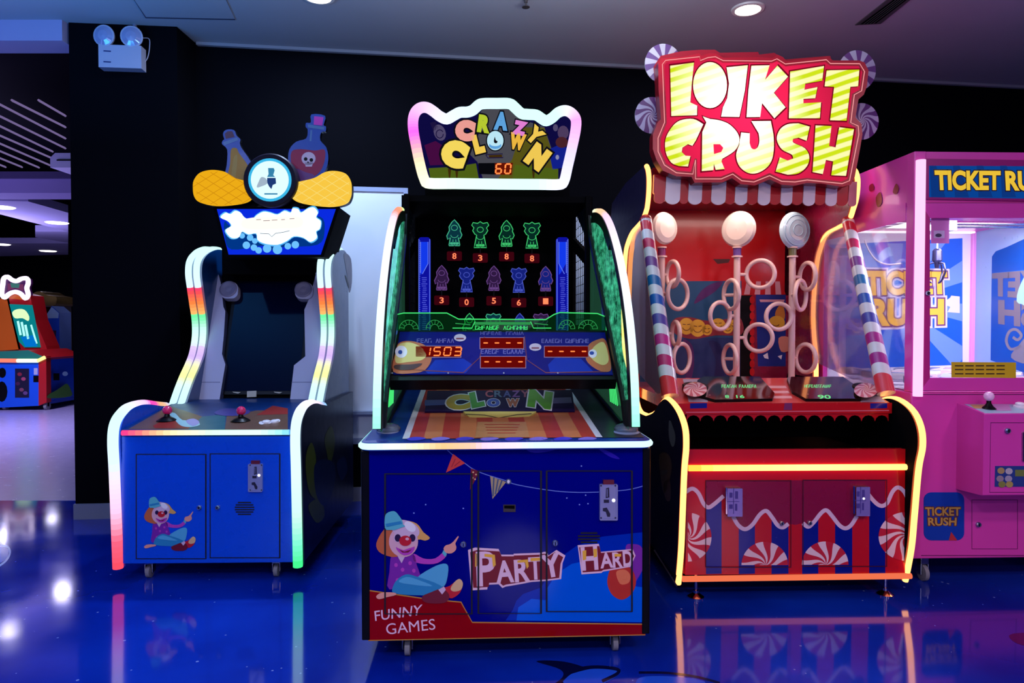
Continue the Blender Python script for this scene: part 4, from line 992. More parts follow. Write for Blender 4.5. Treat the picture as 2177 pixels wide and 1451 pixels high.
for s in (-1, 1):
    x0, x1 = s*.44, s*.47
    F3 = lambda p, x: Vector((x, p[0], p[1]))
    inner = [(y+.038 if z < 1.6 else y+.02, z - (.0 if z < 1.5 else .045)) for y, z in fin]
    nF = len(fin)
    # black outer band of the fin, then its rear bar
    m = MB()
    for i in range(nF-1):
        a, b, c, d = fin[i], fin[i+1], inner[i+1], inner[i]
        m.prism([F3(a, x0), F3(b, x0), F3(c, x0), F3(d, x0)], (x1-x0, 0, 0), BLACK)
    for i in range(len(rear)-1):
        (a0, a1), (b0, b1) = rear[i], rear[i+1]
        m.prism([F3((a0-.012, a1), x0), F3((b0-.012, b1), x0), F3((b0+.03, b1), x0), F3((a0+.03, a1), x0)], (x1-x0, 0, 0), BLACK)
    fo = m.build('side_fin', MM)
    path = resample([Vector((s*.457, y-.006, z+.003)) for y, z in fin], .02)
    st = [(0, (150, 250, 215)), (.08, (190, 255, 235)), (.2, (215, 245, 255)), (.55, (235, 235, 255)), (.72, (250, 215, 235)), (.8, (255, 140, 115)), (.9, (250, 160, 120)), (.95, (215, 240, 150)), (1, (200, 255, 190))] if s < 0 else [(0, (150, 250, 215)), (.08, (190, 255, 235)), (.2, (215, 245, 255)), (.55, (240, 230, 255)), (.75, (235, 200, 240)), (.82, (250, 190, 150)), (.9, (255, 200, 160)), (1, (225, 255, 215))]
    MB().tube(path, .0145, LEDM, 8, cols=strip_cols(path, st)).build('led_tube', fo)
    # etched window
    win = inner[4:-4] + [(y+.004, z) for y, z in rear[0:1]] + rear[1:-1]
    MB().prism([F3(p, s*.452) for p in win], (s*.006, 0, 0), GF).build('etched_window', fo)
    # clear side pane behind the fin, down to the deck
    zb_ = lambda y: .752 + (y-.035)*math.tan(sl6) + .01
    pane = [(rear[k][0]+.02, rear[k][1]) for k in (7, 6, 5, 4, 3, 2, 1, 0)] + [(.98, 1.62), (.98, zb_(.98))]
    pane[0] = (pane[0][0], zb_(pane[0][0]))
    cl = clear('acrylic_side_green', (150, 205, 180), .10, (120, 220, 170), .05, .8)
    po_ = MB().prism([F3(p, s*.456) for p in pane], (s*.005, 0, 0), cl).build('side_pane', MM)
    MB().tube([F3((rear[6][0]+.05, zb_(.2)), s*.452), F3((.98, zb_(.98)), s*.452)], .012, BLACK, 4).build('pane_bar', po_)
    MB().tube([F3((rear[0][0], rear[0][1]), s*.452), F3((.98, 1.63), s*.452)], .012, BLACK, 4).build('pane_bar', po_)
    if True:
        g = MB(); sX = Surf(fM, (s*.4505, 0, 0), (-s, 0, 0))
        for k in range(5):
            y0_ = .30 + k*.025; g.tube([Vector((s*.450, y0_+.06, .98-.0*k)), Vector((s*.450, y0_-.03+.05*k*.2, .84))], .0025, GE, 5)
        g.build('etched_lines', po_)
# upper cabinet: a black booth with mesh sides
ub = MB().box(-.46, .46, 1.66, 1.72, .72, 1.80, BLACKM).box(-.46, .46, 1.02, 1.72, 1.77, 1.80, BLACKM)
ub.box(-.46, .46, 1.25, 1.7, .78, .90, BLACKM)
ub.build('booth', MM)
for s in (-1, 1):
    x0, x1 = min(s*.455, s*.475), max(s*.455, s*.475)
    b = MB().box(x0, x1, .99, 1.72, .72, 1.16, BLACKM).box(x0, x1, 1.60, 1.72, 1.16, 1.80, BLACKM).box(x0, x1, 1.02, 1.16, 1.16, 1.80, BLACKM)
    b.prism([Vector((x0, y, z)) for y, z in ((1.14, 1.47), (1.62, 1.60), (1.62, 1.67), (1.14, 1.54))], (x1-x0, 0, 0), BLACKM)
    b.prism([Vector((x0, y, z)) for y, z in ((1.14, 1.62), (1.34, 1.72), (1.50, 1.80), (1.14, 1.80))], (x1-x0, 0, 0), DBL)
    bo_ = b.build('booth_side', MM)
    wm = MB(); xi = s*.463
    for k in range(12): wm.tube([(xi-s*.006, 1.0 + k*.062, 1.1), (xi-s*.006, 1.0 + k*.062, 1.79)], .0018, BLACK, 4)
    for k in range(16): wm.tube([(xi-s*.004, 1.0, 1.10 + k*.046), (xi-s*.004, 1.7, 1.10 + k*.046)], .0018, BLACK, 4)
    wm.build('wire_mesh', bo_)
    MB().box(min(s*.46, s*.435), max(s*.46, s*.435), .98, 1.02, .80, 1.80, BLACKM).build('booth_post', MM, .003)
# blue lit posts at the mouth of the booth
for px, s in ((902, -1), (1196, 1)):
    yb = 1.12; sQ = Surf(fM, (0, yb, 0), (0, -1, 0)); w2 = 12.5
    m = MB().plate(sQ, rrect(px-w2, 504, px+w2, 712, 6), glow('post_deep_blue', (18, 22, 190), .65), .03, glow('post_edge_blue', (50, 60, 235), .8))
    PL = glow('post_light_line', (105, 130, 255), .9); PM = glow('post_mid_blue', (20, 60, 245), .9)
    m.dp(sQ, [(px-8, 514), (px+8, 514), (px+8, 558), (px-s*-8 if False else px-4, 580), (px-8, 584)], PM, 1)
    m.line(sQ, [(px+s*8, 514), (px+s*8, 580)], 1.6, PL, 2); m.line(sQ, [(px-s*8, 514), (px-s*8, 560), (px+s*4, 582)], 1.6, PL, 2)
    m.line(sQ, [(px-w2+1, 508), (px-w2+1, 710)], 1.4, PL, 2); m.line(sQ, [(px+w2-1, 508), (px+w2-1, 710)], 1.4, PL, 2)
    rr = random.Random(3)
    for k in range(26):
        y_ = 590 + k*4.4
        m.line(sQ, [(px-6 + rr.random()*3, y_), (px + 3 + rr.random()*4, y_)], 1.8, glow('post_print', (85, 95, 235), .8), 2)
    for k in range(44): m.dp(sQ, ell(px+s*w2*.75, 512+k*4.4, .8, .9, 6), PL, 3)
    m.build('lit_post', MM)
# targets: little figures with a score lamp
def target(px, py, yl, kind, ca, cb, scale=1.0, lamp=True, ch='0'):
    """px, py: foot of the figure"""
    sQ = Surf(fM, (0, yl, 0), (0, -1, 0))
    G = [(0, -58), (9, -48), (14, -38), (13, -33), (17, -24), (13, -16), (9, -18), (12, -2), (12, 0), (-12, 0), (-12, -2), (-9, -18), (-15, -14), (-17, -22), (-11, -34), (-12, -42), (-6, -52)]
    Eh = [(0, -58), (6, -54), (16, -56), (19, -50), (14, -44), (17, -38), (12, -30), (8, -28), (12, -8), (14, 0), (-14, 0), (-12, -8), (-8, -28), (-12, -30), (-17, -38), (-14, -44), (-19, -50), (-16, -56), (-6, -54)]
    pts = [(px + x*scale, py + y*scale) for x, y in (G if kind == 0 else Eh)]
    body = clear('figure_' + ca[0], ca[1], .25, cb[1], .10, .5) if False else glow('figure_' + ca[0], ca[1], ca[2])
    edge = glow('figure_edge_' + cb[0], cb[1], cb[2])
    m = MB().plate(sQ, pts, body, .006, edge)
    m.line(sQ, pts, 1.9, edge, 1, True)
    m.line(sQ, ell(px, py-40*scale, 7*scale, 6*scale, 14), 1.3, edge, 1, True)
    m.line(sQ, ell(px, py-24*scale, 8*scale, 6*scale, 14, 0, 0, 180), 1.2, edge, 1)
    m.line(sQ, [(px-3*scale, py-14*scale), (px-4*scale, py)], 1.3, edge, 1); m.line(sQ, [(px+3*scale, py-14*scale), (px+4*scale, py)], 1.3, edge, 1)
    for k in range(3): m.dp(sQ, ell(px-7*scale+7*k*scale, py-5*scale, 3*scale, 3*scale, 8), edge, 1.5)
    m.tube([sQ(px, py, -.004), sQ(px, py+14, -.004)], .006, BLACK, 6)
    o = m.build('target_figure', MM)
    if lamp:
        b = MB().plate(sQ.up(.01), rrect(px-16, py+12, px+16, py+32, 3), glow('lamp_red', (75, 6, 22), .6), .05, BLACK)
        b.txt(sQ.up(.01), ch, ((px-4, py+28), (px+4, py+28), (px+4, py+16), (px-4, py+16)), glow('lamp_digit', (255, 120, 80), 1.5), 2, .02)
        b.build('score_lamp', o)
R1 = (('teal', (10, 60, 50), .5), ('green', (70, 215, 120), .8)); R1b = (('teal_blue', (15, 70, 85), .55), ('mint', (80, 210, 160), .7))
R2 = (('plum', (70, 40, 95), .45), ('lilac', (130, 85, 165), .6)); R2b = (('indigo', (30, 45, 160), .55), ('periwinkle', (85, 100, 220), .7))
for i, px in enumerate((966, 1021, 1077, 1131)): target(px, (522, 526, 523, 527)[i], 1.52, i % 2, *(R1b if i == 0 else R1), scale=.95, ch='8388'[i])
for i, px in enumerate((939, 992, 1050, 1103, 1160)): target(px, (616, 620, 617, 621, 618)[i], 1.38, (0, 1, 0, 1, 0)[i], *((R2, R2b, R2, R2b, (R2b[0], R2[1]))[i]), scale=.90, ch='30561'[i])
for i, px in enumerate((998, 1049, 1105, 1150)): target(px, 715, 1.24, (0, 1, 0, 1)[i], *((R1, R1b, R2b, R2)[i]), scale=.85, lamp=False)
# lit marquee
mq = Surf(fM, (0, .95, 0), (0, -1, 0))
zx = lambda x, y: (760 + x*.2964, 190 + y*.2964)
mp = [(402, 300), (400, 220), (418, 165), (455, 135), (500, 134), (545, 160), (590, 195), (640, 215), (690, 190), (735, 168), (790, 165), (830, 150), (870, 115), (905, 105), (1000, 104), (1090, 106), (1130, 135), (1175, 175), (1220, 182), (1280, 187), (1320, 212), (1352, 228), (1395, 207), (1440, 168), (1490, 155), (1535, 175), (1565, 220), (1562, 300), (1535, 430), (1505, 560), (1482, 655), (1450, 682), (1300, 682), (1000, 680), (700, 676), (515, 674), (480, 645), (447, 530), (420, 400)]
mpx = [zx(*p) for p in smooth(mp, 4, True)]
mb_ = MB().plate(mq.up(-.012), mpx, BLACK, .14, BLACK).build('marquee_box', MM)
tb = [mq(x, y, .004) for x, y in mpx]
ms_ = [(0, (240, 110, 235)), (.04, (240, 175, 245)), (.09, (225, 215, 255)), (.16, (210, 238, 255)), (.25, (200, 255, 248)), (.38, (200, 255, 238)), (.41, (225, 225, 250)), (.44, (245, 160, 240)), (.47, (232, 180, 250)), (.51, (215, 205, 255)), (.6, (225, 232, 255)), (.645, (205, 255, 250)), (.8, (212, 255, 240)), (.87, (225, 255, 225)), (.90, (248, 240, 200)), (.93, (250, 215, 180)), (.96, (250, 160, 190)), (.985, (245, 110, 220)), (1, (240, 90, 235))]
r_ = (mq(12.5, 0) - mq(0, 0)).length
MB().tube(tb, r_, LEDM, 8, True, strip_cols(tb + tb[:1], ms_)[:len(tb)], flat=(0, 1, 0), rf=None).build('marquee_light_frame', mb_)
def scale_path(pts, cx, cy, k): return [(cx+(x-cx)*k, cy+(y-cy)*k) for x, y in pts]
mf = MB().dp(mq, mpx, glow('clown_sign_indigo', (16, 12, 70), .8), 0)
zp = lambda L_: [zx(*p) for p in L_]
OLV = glow('clown_sign_olive', (95, 90, 25), .8); GRY = glow('clown_sign_grey', (85, 85, 95), .7)
mf.dp(mq, zp([(905, 130), (1090, 130), (1180, 215), (1340, 270), (1390, 420), (1420, 560), (1440, 640), (900, 640), (860, 520), (800, 460), (880, 300), (860, 200)]), GRY, 1)
mf.dp(mq, zp([(1180, 270), (1340, 275), (1385, 420), (1410, 560), (1420, 650), (1000, 650), (1110, 500)]), OLV, 2)
mf.dp(mq, zp([(510, 565), (700, 555), (850, 530), (870, 640), (1110, 640), (1130, 540), (1440, 570), (1440, 650), (525, 650)]), glow('clown_sign_moss', (85, 105, 25), .8), 3)
mf.dp(mq, zp([(480, 400), (560, 370), (640, 420), (630, 540), (520, 545)]), glow('clown_sign_plum', (80, 15, 75), .7), 2)
for x in (660, 712, 1262): mf.dp(mq, zp([(x-12, 570), (x+12, 570), (x+5, 635), (x-4, 635)]), glow('clown_sign_drip', (80, 55, 15), .6), 4)
mf.dp(mq, zp(ell(590, 310, 42, 60, 16, -20)), glow('clown_sign_fig', (95, 85, 125), .7), 3); mf.line(mq, zp(ell(590, 320, 26, 30, 12)), 2, glow('clown_sign_line', (35, 25, 75), .7), 4); mf.dp(mq, zp([(520, 240), (560, 230), (580, 275), (545, 300)]), glow('clown_sign_line', (60, 50, 100), .7), 3)
mf.dp(mq, zp(ell(1420, 275, 18, 26, 12)), glow('clown_sign_fig', (95, 85, 125), .7), 3); mf.dp(mq, zp(ell(1475, 310, 40, 50, 14)), glow('clown_sign_mauve', (90, 70, 110), .7), 3); mf.dp(mq, zp(ell(1465, 380, 45, 40, 14)), glow('clown_sign_rust', (85, 40, 50), .7), 4); mf.dp(mq, zp([(1370, 430), (1440, 400), (1510, 420), (1480, 560), (1400, 575)]), glow('clown_sign_royal', (20, 35, 150), .8), 3); mf.dp(mq, zp(ell(1433, 487, 13, 18, 10)), glow('clown_sign_pale', (150, 150, 190), .8), 5)
mf.line(mq, zp([(920, 468), (1040, 462), (1045, 490), (935, 492), (920, 468)]), 2, glow('clown_sign_line', (35, 25, 75), .7), 4); mf.dp(mq, zp([(940, 472), (1035, 468), (1038, 486), (945, 488)]), glow('clown_sign_drip', (80, 55, 15), .6), 4)
mf.build('marquee_face', mb_)
lm = MB(); LK = mat('marquee_letter_black', (5, 4, 12), .6, spec=.06)
pal = {'pink': (240, 160, 150), 'lime': (185, 205, 50), 'sky': (95, 165, 225), 'orchid': (230, 130, 215), 'yellow': (250, 220, 95), 'gold': (245, 205, 85), 'amber': (240, 185, 65), 'ice': (190, 235, 250)}
def big(ch, x, y, w_, h_, r, c, bold=.055):
    X, Y = zx(x, y); w_ *= .2964; h_ *= .2964
    lm.gly(mq, ch, X, Y, w_, h_, LK, 6, bold+.075, r); lm.gly(mq, ch, X, Y, w_, h_, glow('sign_letter_' + c, pal[c], .95), 7, bold, r)
big('C', 772, 295, 100, 112, 8, 'pink', .13); big('R', 905, 248, 64, 104, 8, 'lime', .08); big('A', 1030, 228, 74, 108, 5, 'sky', .08); big('Z', 1163, 278, 66, 82, 12, 'orchid', .09); big('Y', 1272, 330, 74, 98, 42, 'gold', .08)
big('C', 695, 462, 132, 146, 20, 'yellow', .13); big('L', 868, 392, 50, 106, -14, 'gold', .11); big('W', 1147, 375, 94, 98, 10, 'amber', .08); big('N', 1292, 485, 104, 130, 36, 'gold', .11)
X, Y = zx(988, 368)
lm.dp(mq, ell(X, Y, 20, 23, 28), LK, 6); lm.dp(mq, ell(X, Y, 17.5, 20.5, 28), glow('sign_letter_ice', pal['ice'], .95), 7)
lm.dp(mq, ell(X, Y+10, 13, 8, 20), glow('sign_letter_sky', pal['sky'], .95), 8); lm.dp(mq, ell(X, Y+6, 12, 6, 20), glow('sign_letter_ice', pal['ice'], .95), 9); lm.dp(mq, smooth([(X-1, Y-8), (X+1, Y-1), (X+5, Y+2), (X+2, Y+6), (X-3, Y+3)], 3, True), LK, 10)
lm.build('marquee_lettering', mb_)
md = MB().plate(mq.up(.003), zp([(866, 528), (1115, 526), (1105, 612), (872, 606)]), BLACKM, .003)
md.dp(mq.up(.003), zp([(985, 528), (1115, 526), (1105, 612), (985, 610)]), glow('marquee_display_red', (110, 22, 6), .8), 1)
mdo = md.build('marquee_display', mb_)
MB().seg7(mq.up(.003), '60', *zx(990, 535), 11.5, 20, 8, RO, 2, .10, .17).build('marquee_digits', mdo)
MB().box(-.36, .36, 1.03, 1.08, 1.79, 1.95, BLACKM).build('marquee_support', MM)
# clear domes on the deck corners
DM = clear('dome_clear', (225, 232, 240), .30, (190, 200, 215), 0, 1.0)
for px, py in ((826, 921), (1331, 921)):
    c = fM.z(px, py, .753)
    b = MB().lathe([(.052, 0), (.052, .006), (.040, .012), (.026, .014)], mat('dome_base', (130, 140, 165), .3), c, (0, 0, 1), 22).build('corner_lamp', MM)
    MB().lathe([(.044, .012), (.046, .02), (.036, .032), (.018, .038), (1e-4, .039)], DM, c, (0, 0, 1), 22).build('lamp_dome', b)
for x, y in ((-.36, .06), (.40, .06), (-.40, 1.6), (.40, 1.6)): caster(MM, x, y, big=1.15, top=.055)
# ================================================================= red candy machine
fR = Frame(1.236, 3.067, 1.9)
MR = thing('arcade_machine', 'red candy striped arcade machine under a big glowing LOIKET CRUSH sign', 'arcade machine', fR)
RD1 = mat('candy_red', (190, 14, 20), .25, coat=.4); RD2 = mat('candy_dark_red', (120, 6, 16), .3, coat=.3); MAR = mat('candy_maroon', (130, 8, 50), .28, coat=.3)
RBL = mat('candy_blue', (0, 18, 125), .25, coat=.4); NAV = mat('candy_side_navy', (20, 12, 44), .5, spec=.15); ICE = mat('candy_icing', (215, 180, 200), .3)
OST = [(0, (255, 165, 88)), (1, (255, 165, 88))]
LEDO = led('led_tube_amber', 3.6)
rF = Surf(fR, (0, 0, 0), (0, -1, 0))
zr = lambda x, y: (1360 + x*.3239, 830 + y*.3239)
# lower cabinet
lc = MB().box(-.487, .487, .014, .03, .07, .617, RD1).box(-.487, .487, .03, 1.62, .07, .56, BLACKM)
lc.box(-.49, .49, .45, .47, .60, .755, BLACKM)
lc.build('cabinet', MR, .004)
pn = MB().plate(rF, [zr(318, 385), zr(1762, 382), zr(1757, 1200), zr(298, 1208)], RD1, .014, RD2)
# wavy icing line and the stripes under it
wl = smooth([(300, 665), (345, 642), (385, 672), (418, 740), (450, 765), (490, 742), (550, 690)], 5)
wl2 = smooth([(612, 825), (645, 880), (690, 908), (738, 880), (788, 812), (830, 788), (868, 830), (905, 882), (940, 896), (975, 872)], 5)
wr2 = smooth([(1070, 868), (1105, 892), (1142, 862), (1190, 802), (1225, 784), (1262, 822), (1310, 882), (1350, 902), (1388, 880), (1425, 822)], 5)
wr = smooth([(1500, 680), (1535, 722), (1565, 748), (1592, 755), (1618, 742), (1632, 720), (1660, 660), (1695, 634), (1735, 662), (1758, 712)], 5)
allw = wl + wl2 + [(1022, 880)] + wr2 + wr
def wy_at(x):
    for (a, b), (c, d) in zip(allw, allw[1:]):
        if a <= x <= c and c > a: return b + (d-b)*(x-a)/(c-a)
    return 760
mid = [(x, y) for x, y in allw if 435 <= x <= 1612]
pn.dp(rF, [zr(435, 590), zr(1612, 585)] + [zr(x, y) for x, y in reversed(mid)], MAR, .5)
for x0, x1 in ((435, 537), (650, 756), (865, 976), (1066, 1172), (1282, 1395), (1506, 1612)):
    n_ = 8; top = [zr(x0 + (x1-x0)*k/n_, wy_at(x0 + (x1-x0)*k/n_)) for k in range(n_+1)]
    pn.dp(rF, top + [zr(x1, 1200), zr(x0, 1203)], RBL, 1)
for w_ in (wl, wl2, wr2, wr): pn.line(rF, [zr(*p) for p in w_], 8.5, ICE, 2.5)
SWP, SWR = mat('swirl_pink_white', (225, 190, 195), .3), mat('swirl_red', (190, 30, 50), .3)
c = zr(820, 1143); pn.swirl(rF, c[0], c[1], 49.5, 49.5, SWP, SWR, 3.5, 9, 1.1, side='up', ph=.1)
c = zr(1216, 1141); pn.swirl(rF, c[0], c[1], 49.5, 49.5, SWP, SWR, 3.5, 9, 1.1, side='up', ph=.2)
c = zr(316, 960); pn.swirl(rF, c[0], c[1], 50, 52, SWP, SWR, 3.5, 9, 1.5, side='right')
c = zr(1752, 955); pn.swirl(rF, c[0], c[1], 60, 52, SWP, SWR, 3.5, 9, 1.5, side='left')
pn.build('front_panel', MR)
DGR = mat('candy_gap', (60, 4, 30), .4)
for k, (x0, y0, x1, y1) in enumerate(((432, 588, 990, 1155), (1070, 584, 1618, 1150))):
    a, b = zr(x0, y0), zr(x1, y1)
    d = door_frame(rF, a[0], a[1], b[0], b[1], 2.2, DGR, MR, 9).build('door', MR)
    p = zr(930, 868) if k == 0 else zr(1114, 866)
    lock(rF.up(.001), p[0], p[1], .010, d)
    q0, q1 = (zr(562, 632), zr(660, 815)) if k == 0 else (zr(1400, 622), zr(1490, 812))
    cm = MB().plate(rF, rrect(q0[0], q0[1], q1[0], q1[1], 1.5), mat('coin_plate_lilac', (160, 140, 205), .25, .5), .03, STEEL, .028)
    s2 = rF.up(.028); w_, h_ = q1[0]-q0[0], q1[1]-q0[1]; L_ = lambda a_, b_: (q0[0]+a_*w_, q0[1]+b_*h_)
    cm.dp(s2, [L_(.04, .03), L_(.12, .03), L_(.12, .97), L_(.04, .97)], CHROME, 1); cm.line(s2, [L_(.55, .04), L_(.55, .96)], 1.5, mat('slot_violet', (70, 55, 130), .4), 1)
    cm.line(s2, [L_(.1, .52), L_(.95, .52)], 1.2, mat('slot_violet', (70, 55, 130), .4), 1)
    for a_, b_, c_, d_ in ((.28, .2, .48, .38), (.65, .15, .85, .42), (.25, .62, .5, .78), (.65, .6, .8, .85)): cm.dp(s2, [L_(a_, b_), L_(c_, b_), L_(c_, d_), L_(a_, d_)], mat('slot_violet', (70, 55, 130), .4), 1)
    co2 = cm.build('coin_plate', d)
    if k == 1: MB().dp(s2, ell(*L_(.78, .45), 2.6, 2.6, 12), glow('coin_button_light', (240, 240, 255), 1.6), 2).build('return_button', co2)
# neon bars across the front
for ya, yb, r, st, nm in ((994, 991.5, .0135, [(0, (255, 130, 45)), (.12, (255, 160, 80)), (.5, (255, 172, 100)), (.95, (255, 162, 84)), (1, (190, 105, 10))], 'front_led_bar'), (1229, 1222.5, .0125, [(0, (250, 120, 80)), (1, (250, 120, 80))], 'bottom_led_bar')):
    a, b = rF(1463, ya), rF(1940 if ya < 1000 else 1935, yb)
    if ya > 1000: a = rF(1450, ya)
    p_ = resample([a + Vector((0, -.006, 0)), b + Vector((0, -.006, 0))], .05)
    MB().tube(p_, r, LEDO if ya < 1000 else led('led_tube_soft', .95), 8, cols=strip_cols(p_, st)).build(nm, MR)
# side walls with their neon edge
pr = [(1443, 1240), (1449, 1170), (1452, 1100), (1456, 1000), (1460, 950), (1458, 908), (1448, 872), (1430, 849), (1413, 857), (1396, 877), (1380, 884), (1364, 879), (1351, 862), (1341, 820), (1334, 740), (1328, 640), (1325, 570), (1330, 520), (1345, 490), (1362, 476), (1371, 462), (1377, 420), (1379, 380), (1373, 358), (1366, 352)]
low3 = [fR.x(px, py, -.505) for px, py in smooth(pr[:11], 5)]
low3 = [(p.y, p.z) for p in low3]
bayp = [(low3[-1])] + [(Z - 3.024, 1.16 + (690 - py)*Z/1500) for Z, py in ((3.80, 877), (3.90, 855), (3.96, 800), (4.02, 749), (4.05, 707), (4.06, 649), (4.02, 556), (3.95, 514), (3.86, 491), (3.72, 476), (3.62, 462), (3.55, 425), (3.53, 385), (3.55, 362), (3.59, 352))]
bay_s = smooth(bayp, 5)
pts = low3[:-1] + bay_s
zt_ = pts[-1][1]
def flare(z):
    """the walls flare outwards above the front arch"""
    t = min(1, max(0, (z-.70)/.35)); k = t*t*(3-2*t)*.050
    if z > 1.60: k -= .025*min(1, (z-1.60)/.15)
    return k
POLE = {}
for s, top, bot in ((-1, (1373, 468), (1425, 842)), (1, (1803, 470), (1884, 836))):
    a, b = fR.x(top[0], top[1], s*.535), fR.x(bot[0], bot[1], s*.51)
    POLE[s] = [(a.y+.02, a.z-.03), (b.y*.75+a.y*.25, b.z*.75+a.z*.25), (b.y+.05, b.z+.01), (b.y+.12, b.z+.0)]
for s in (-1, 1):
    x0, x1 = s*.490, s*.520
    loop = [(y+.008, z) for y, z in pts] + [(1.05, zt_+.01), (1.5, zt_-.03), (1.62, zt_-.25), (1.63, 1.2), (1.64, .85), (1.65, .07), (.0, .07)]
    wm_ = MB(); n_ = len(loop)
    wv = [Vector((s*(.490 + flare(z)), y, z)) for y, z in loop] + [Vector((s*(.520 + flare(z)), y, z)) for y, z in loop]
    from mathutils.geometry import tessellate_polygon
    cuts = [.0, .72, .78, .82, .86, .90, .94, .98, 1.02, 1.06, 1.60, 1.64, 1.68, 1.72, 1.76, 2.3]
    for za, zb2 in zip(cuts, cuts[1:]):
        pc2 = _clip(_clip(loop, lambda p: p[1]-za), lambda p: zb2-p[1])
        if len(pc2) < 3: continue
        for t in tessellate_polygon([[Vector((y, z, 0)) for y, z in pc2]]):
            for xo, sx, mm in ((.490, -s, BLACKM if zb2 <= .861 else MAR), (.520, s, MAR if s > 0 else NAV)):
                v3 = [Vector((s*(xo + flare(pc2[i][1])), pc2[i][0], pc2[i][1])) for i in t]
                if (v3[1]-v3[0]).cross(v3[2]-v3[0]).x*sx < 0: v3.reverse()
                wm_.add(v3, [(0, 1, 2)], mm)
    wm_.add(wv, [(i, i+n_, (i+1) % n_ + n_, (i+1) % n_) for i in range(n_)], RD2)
    if s < 0:
        aS = Surf(fR, (-.5205, 0, 0), (-1, 0, 0)); a_ = wm_
        GR_ = mat('side_print_grey', (105, 95, 105), .4); BRN = mat('side_print_brown', (85, 55, 45), .4); PUR_ = mat('side_print_violet', (70, 45, 110), .4)
        for p_, m_ in (([(1423, 890), (1430, 905), (1436, 925), (1434, 945), (1428, 948), (1422, 925)], GR_), ([(1402, 966), (1420, 964), (1428, 985), (1426, 1010), (1420, 1030), (1412, 1050), (1404, 1010)], BRN), ([(1406, 1000), (1420, 998), (1418, 1006), (1406, 1008)], GR_), ([(1410, 1030), (1424, 1020), (1426, 1060), (1416, 1062)], BRN), ([(1330, 430), (1345, 405), (1356, 395), (1352, 430), (1340, 460)], PUR_), ([(1352, 400), (1362, 380), (1366, 400), (1358, 425)], GR_), ([(1308, 470), (1325, 440), (1325, 475), (1312, 500)], mat('side_print_blue', (40, 60, 120), .4))):
            a_.dp(aS, smooth(p_, 3, True), m_, 1)
        a_.line(aS, [(1391, 1168), (1440, 1246)], 3, mat('side_trim_gold', (190, 150, 100), .3, .6), 1)
    o = wm_.build('side_wall', MR)
    path = resample([Vector((s*(.507 + flare(z)), y, z)) for y, z in pts], .02)
    MB().tube(path, .0125, LEDO, 8, cols=strip_cols(path, OST)).build('led_tube', o)
    # clear pane filling the bay of the wall, from its neon to the candy pole
    bay = bay_s[0:5*11]
    cl2 = clear('acrylic_side_hazed', (225, 205, 220), .42, (215, 185, 210), .0, 1.0) if s < 0 else clear('acrylic_side_faint', (240, 230, 240), .05, (215, 190, 215), .0, .6)  # the left pane's milky haze stands in for its reflections
    MB().prism([Vector((s*(.492 + .045), y+.006, z)) for y, z in bay if z > .95 and z < 1.69] + [Vector((s*(.492 + .045), y, z)) for y, z in POLE[s]], (s*.004, 0, 0), cl2).build('side_pane', MR)
# candy striped poles leaning in front of the bays
bandc = [(200, 40, 60), (195, 45, 85), (110, 60, 130), (20, 95, 150), (25, 80, 160), (80, 60, 140), (185, 30, 120), (180, 25, 95), (205, 40, 50)]
bandr = [(205, 35, 50), (185, 40, 85), (120, 55, 130), (20, 100, 150), (25, 80, 165), (60, 60, 150), (160, 25, 125), (150, 20, 120), (205, 50, 60)]
PW = mat('pole_white', (205, 205, 205), .3, coat=.5)
for s, top, bot, bands in ((-1, (1373, 468), (1425, 842), bandc), (1, (1803, 470), (1884, 836), bandr)):
    a, b = fR.x(top[0], top[1], s*.535), fR.x(bot[0], bot[1], s*.51)
    ax = (b-a); Ln = ax.length; ax.normalize(); u = Vector((1, 0, 0)); u = (u - ax*u.dot(ax)).normalized(); w_ = ax.cross(u)
    m = MB(); N_ = 18; seg = 20
    cuts = [0] + [(.55 + k)/N_ for k in range(N_-1)] + [1.0]
    rings = []
    for i, t in enumerate(cuts):
        r = .030 + .010*t; ring = []
        for k in range(seg):
            an = 2*math.pi*k/seg; sh = .016*math.sin(an + 2.2) if 0 < i < len(cuts)-1 else 0
            ring.append(a + ax*(t*Ln + sh) + (u*math.cos(an) + w_*math.sin(an))*r)
        rings.append(ring)
    vs = [p for r in rings for p in r]
    for i in range(len(cuts)-1):
        mm = PW if i % 2 == 0 else mat('pole_%s_band_%d' % ('l' if s < 0 else 'r', i//2), bands[min(i//2, 8)], .3, coat=.5)
        m.add(vs, [(i*seg+k, i*seg+(k+1) % seg, (i+1)*seg+(k+1) % seg, (i+1)*seg+k) for k in range(seg)], mm, None, True)
    m.add(rings[0], [tuple(range(seg))], PW); m.add(rings[-1], [tuple(range(seg))], PW)
    m.sphere(a, .031, mat('pole_tip_red', (170, 30, 40), .3), 16, 8)
    m.build('candy_pole', MR)
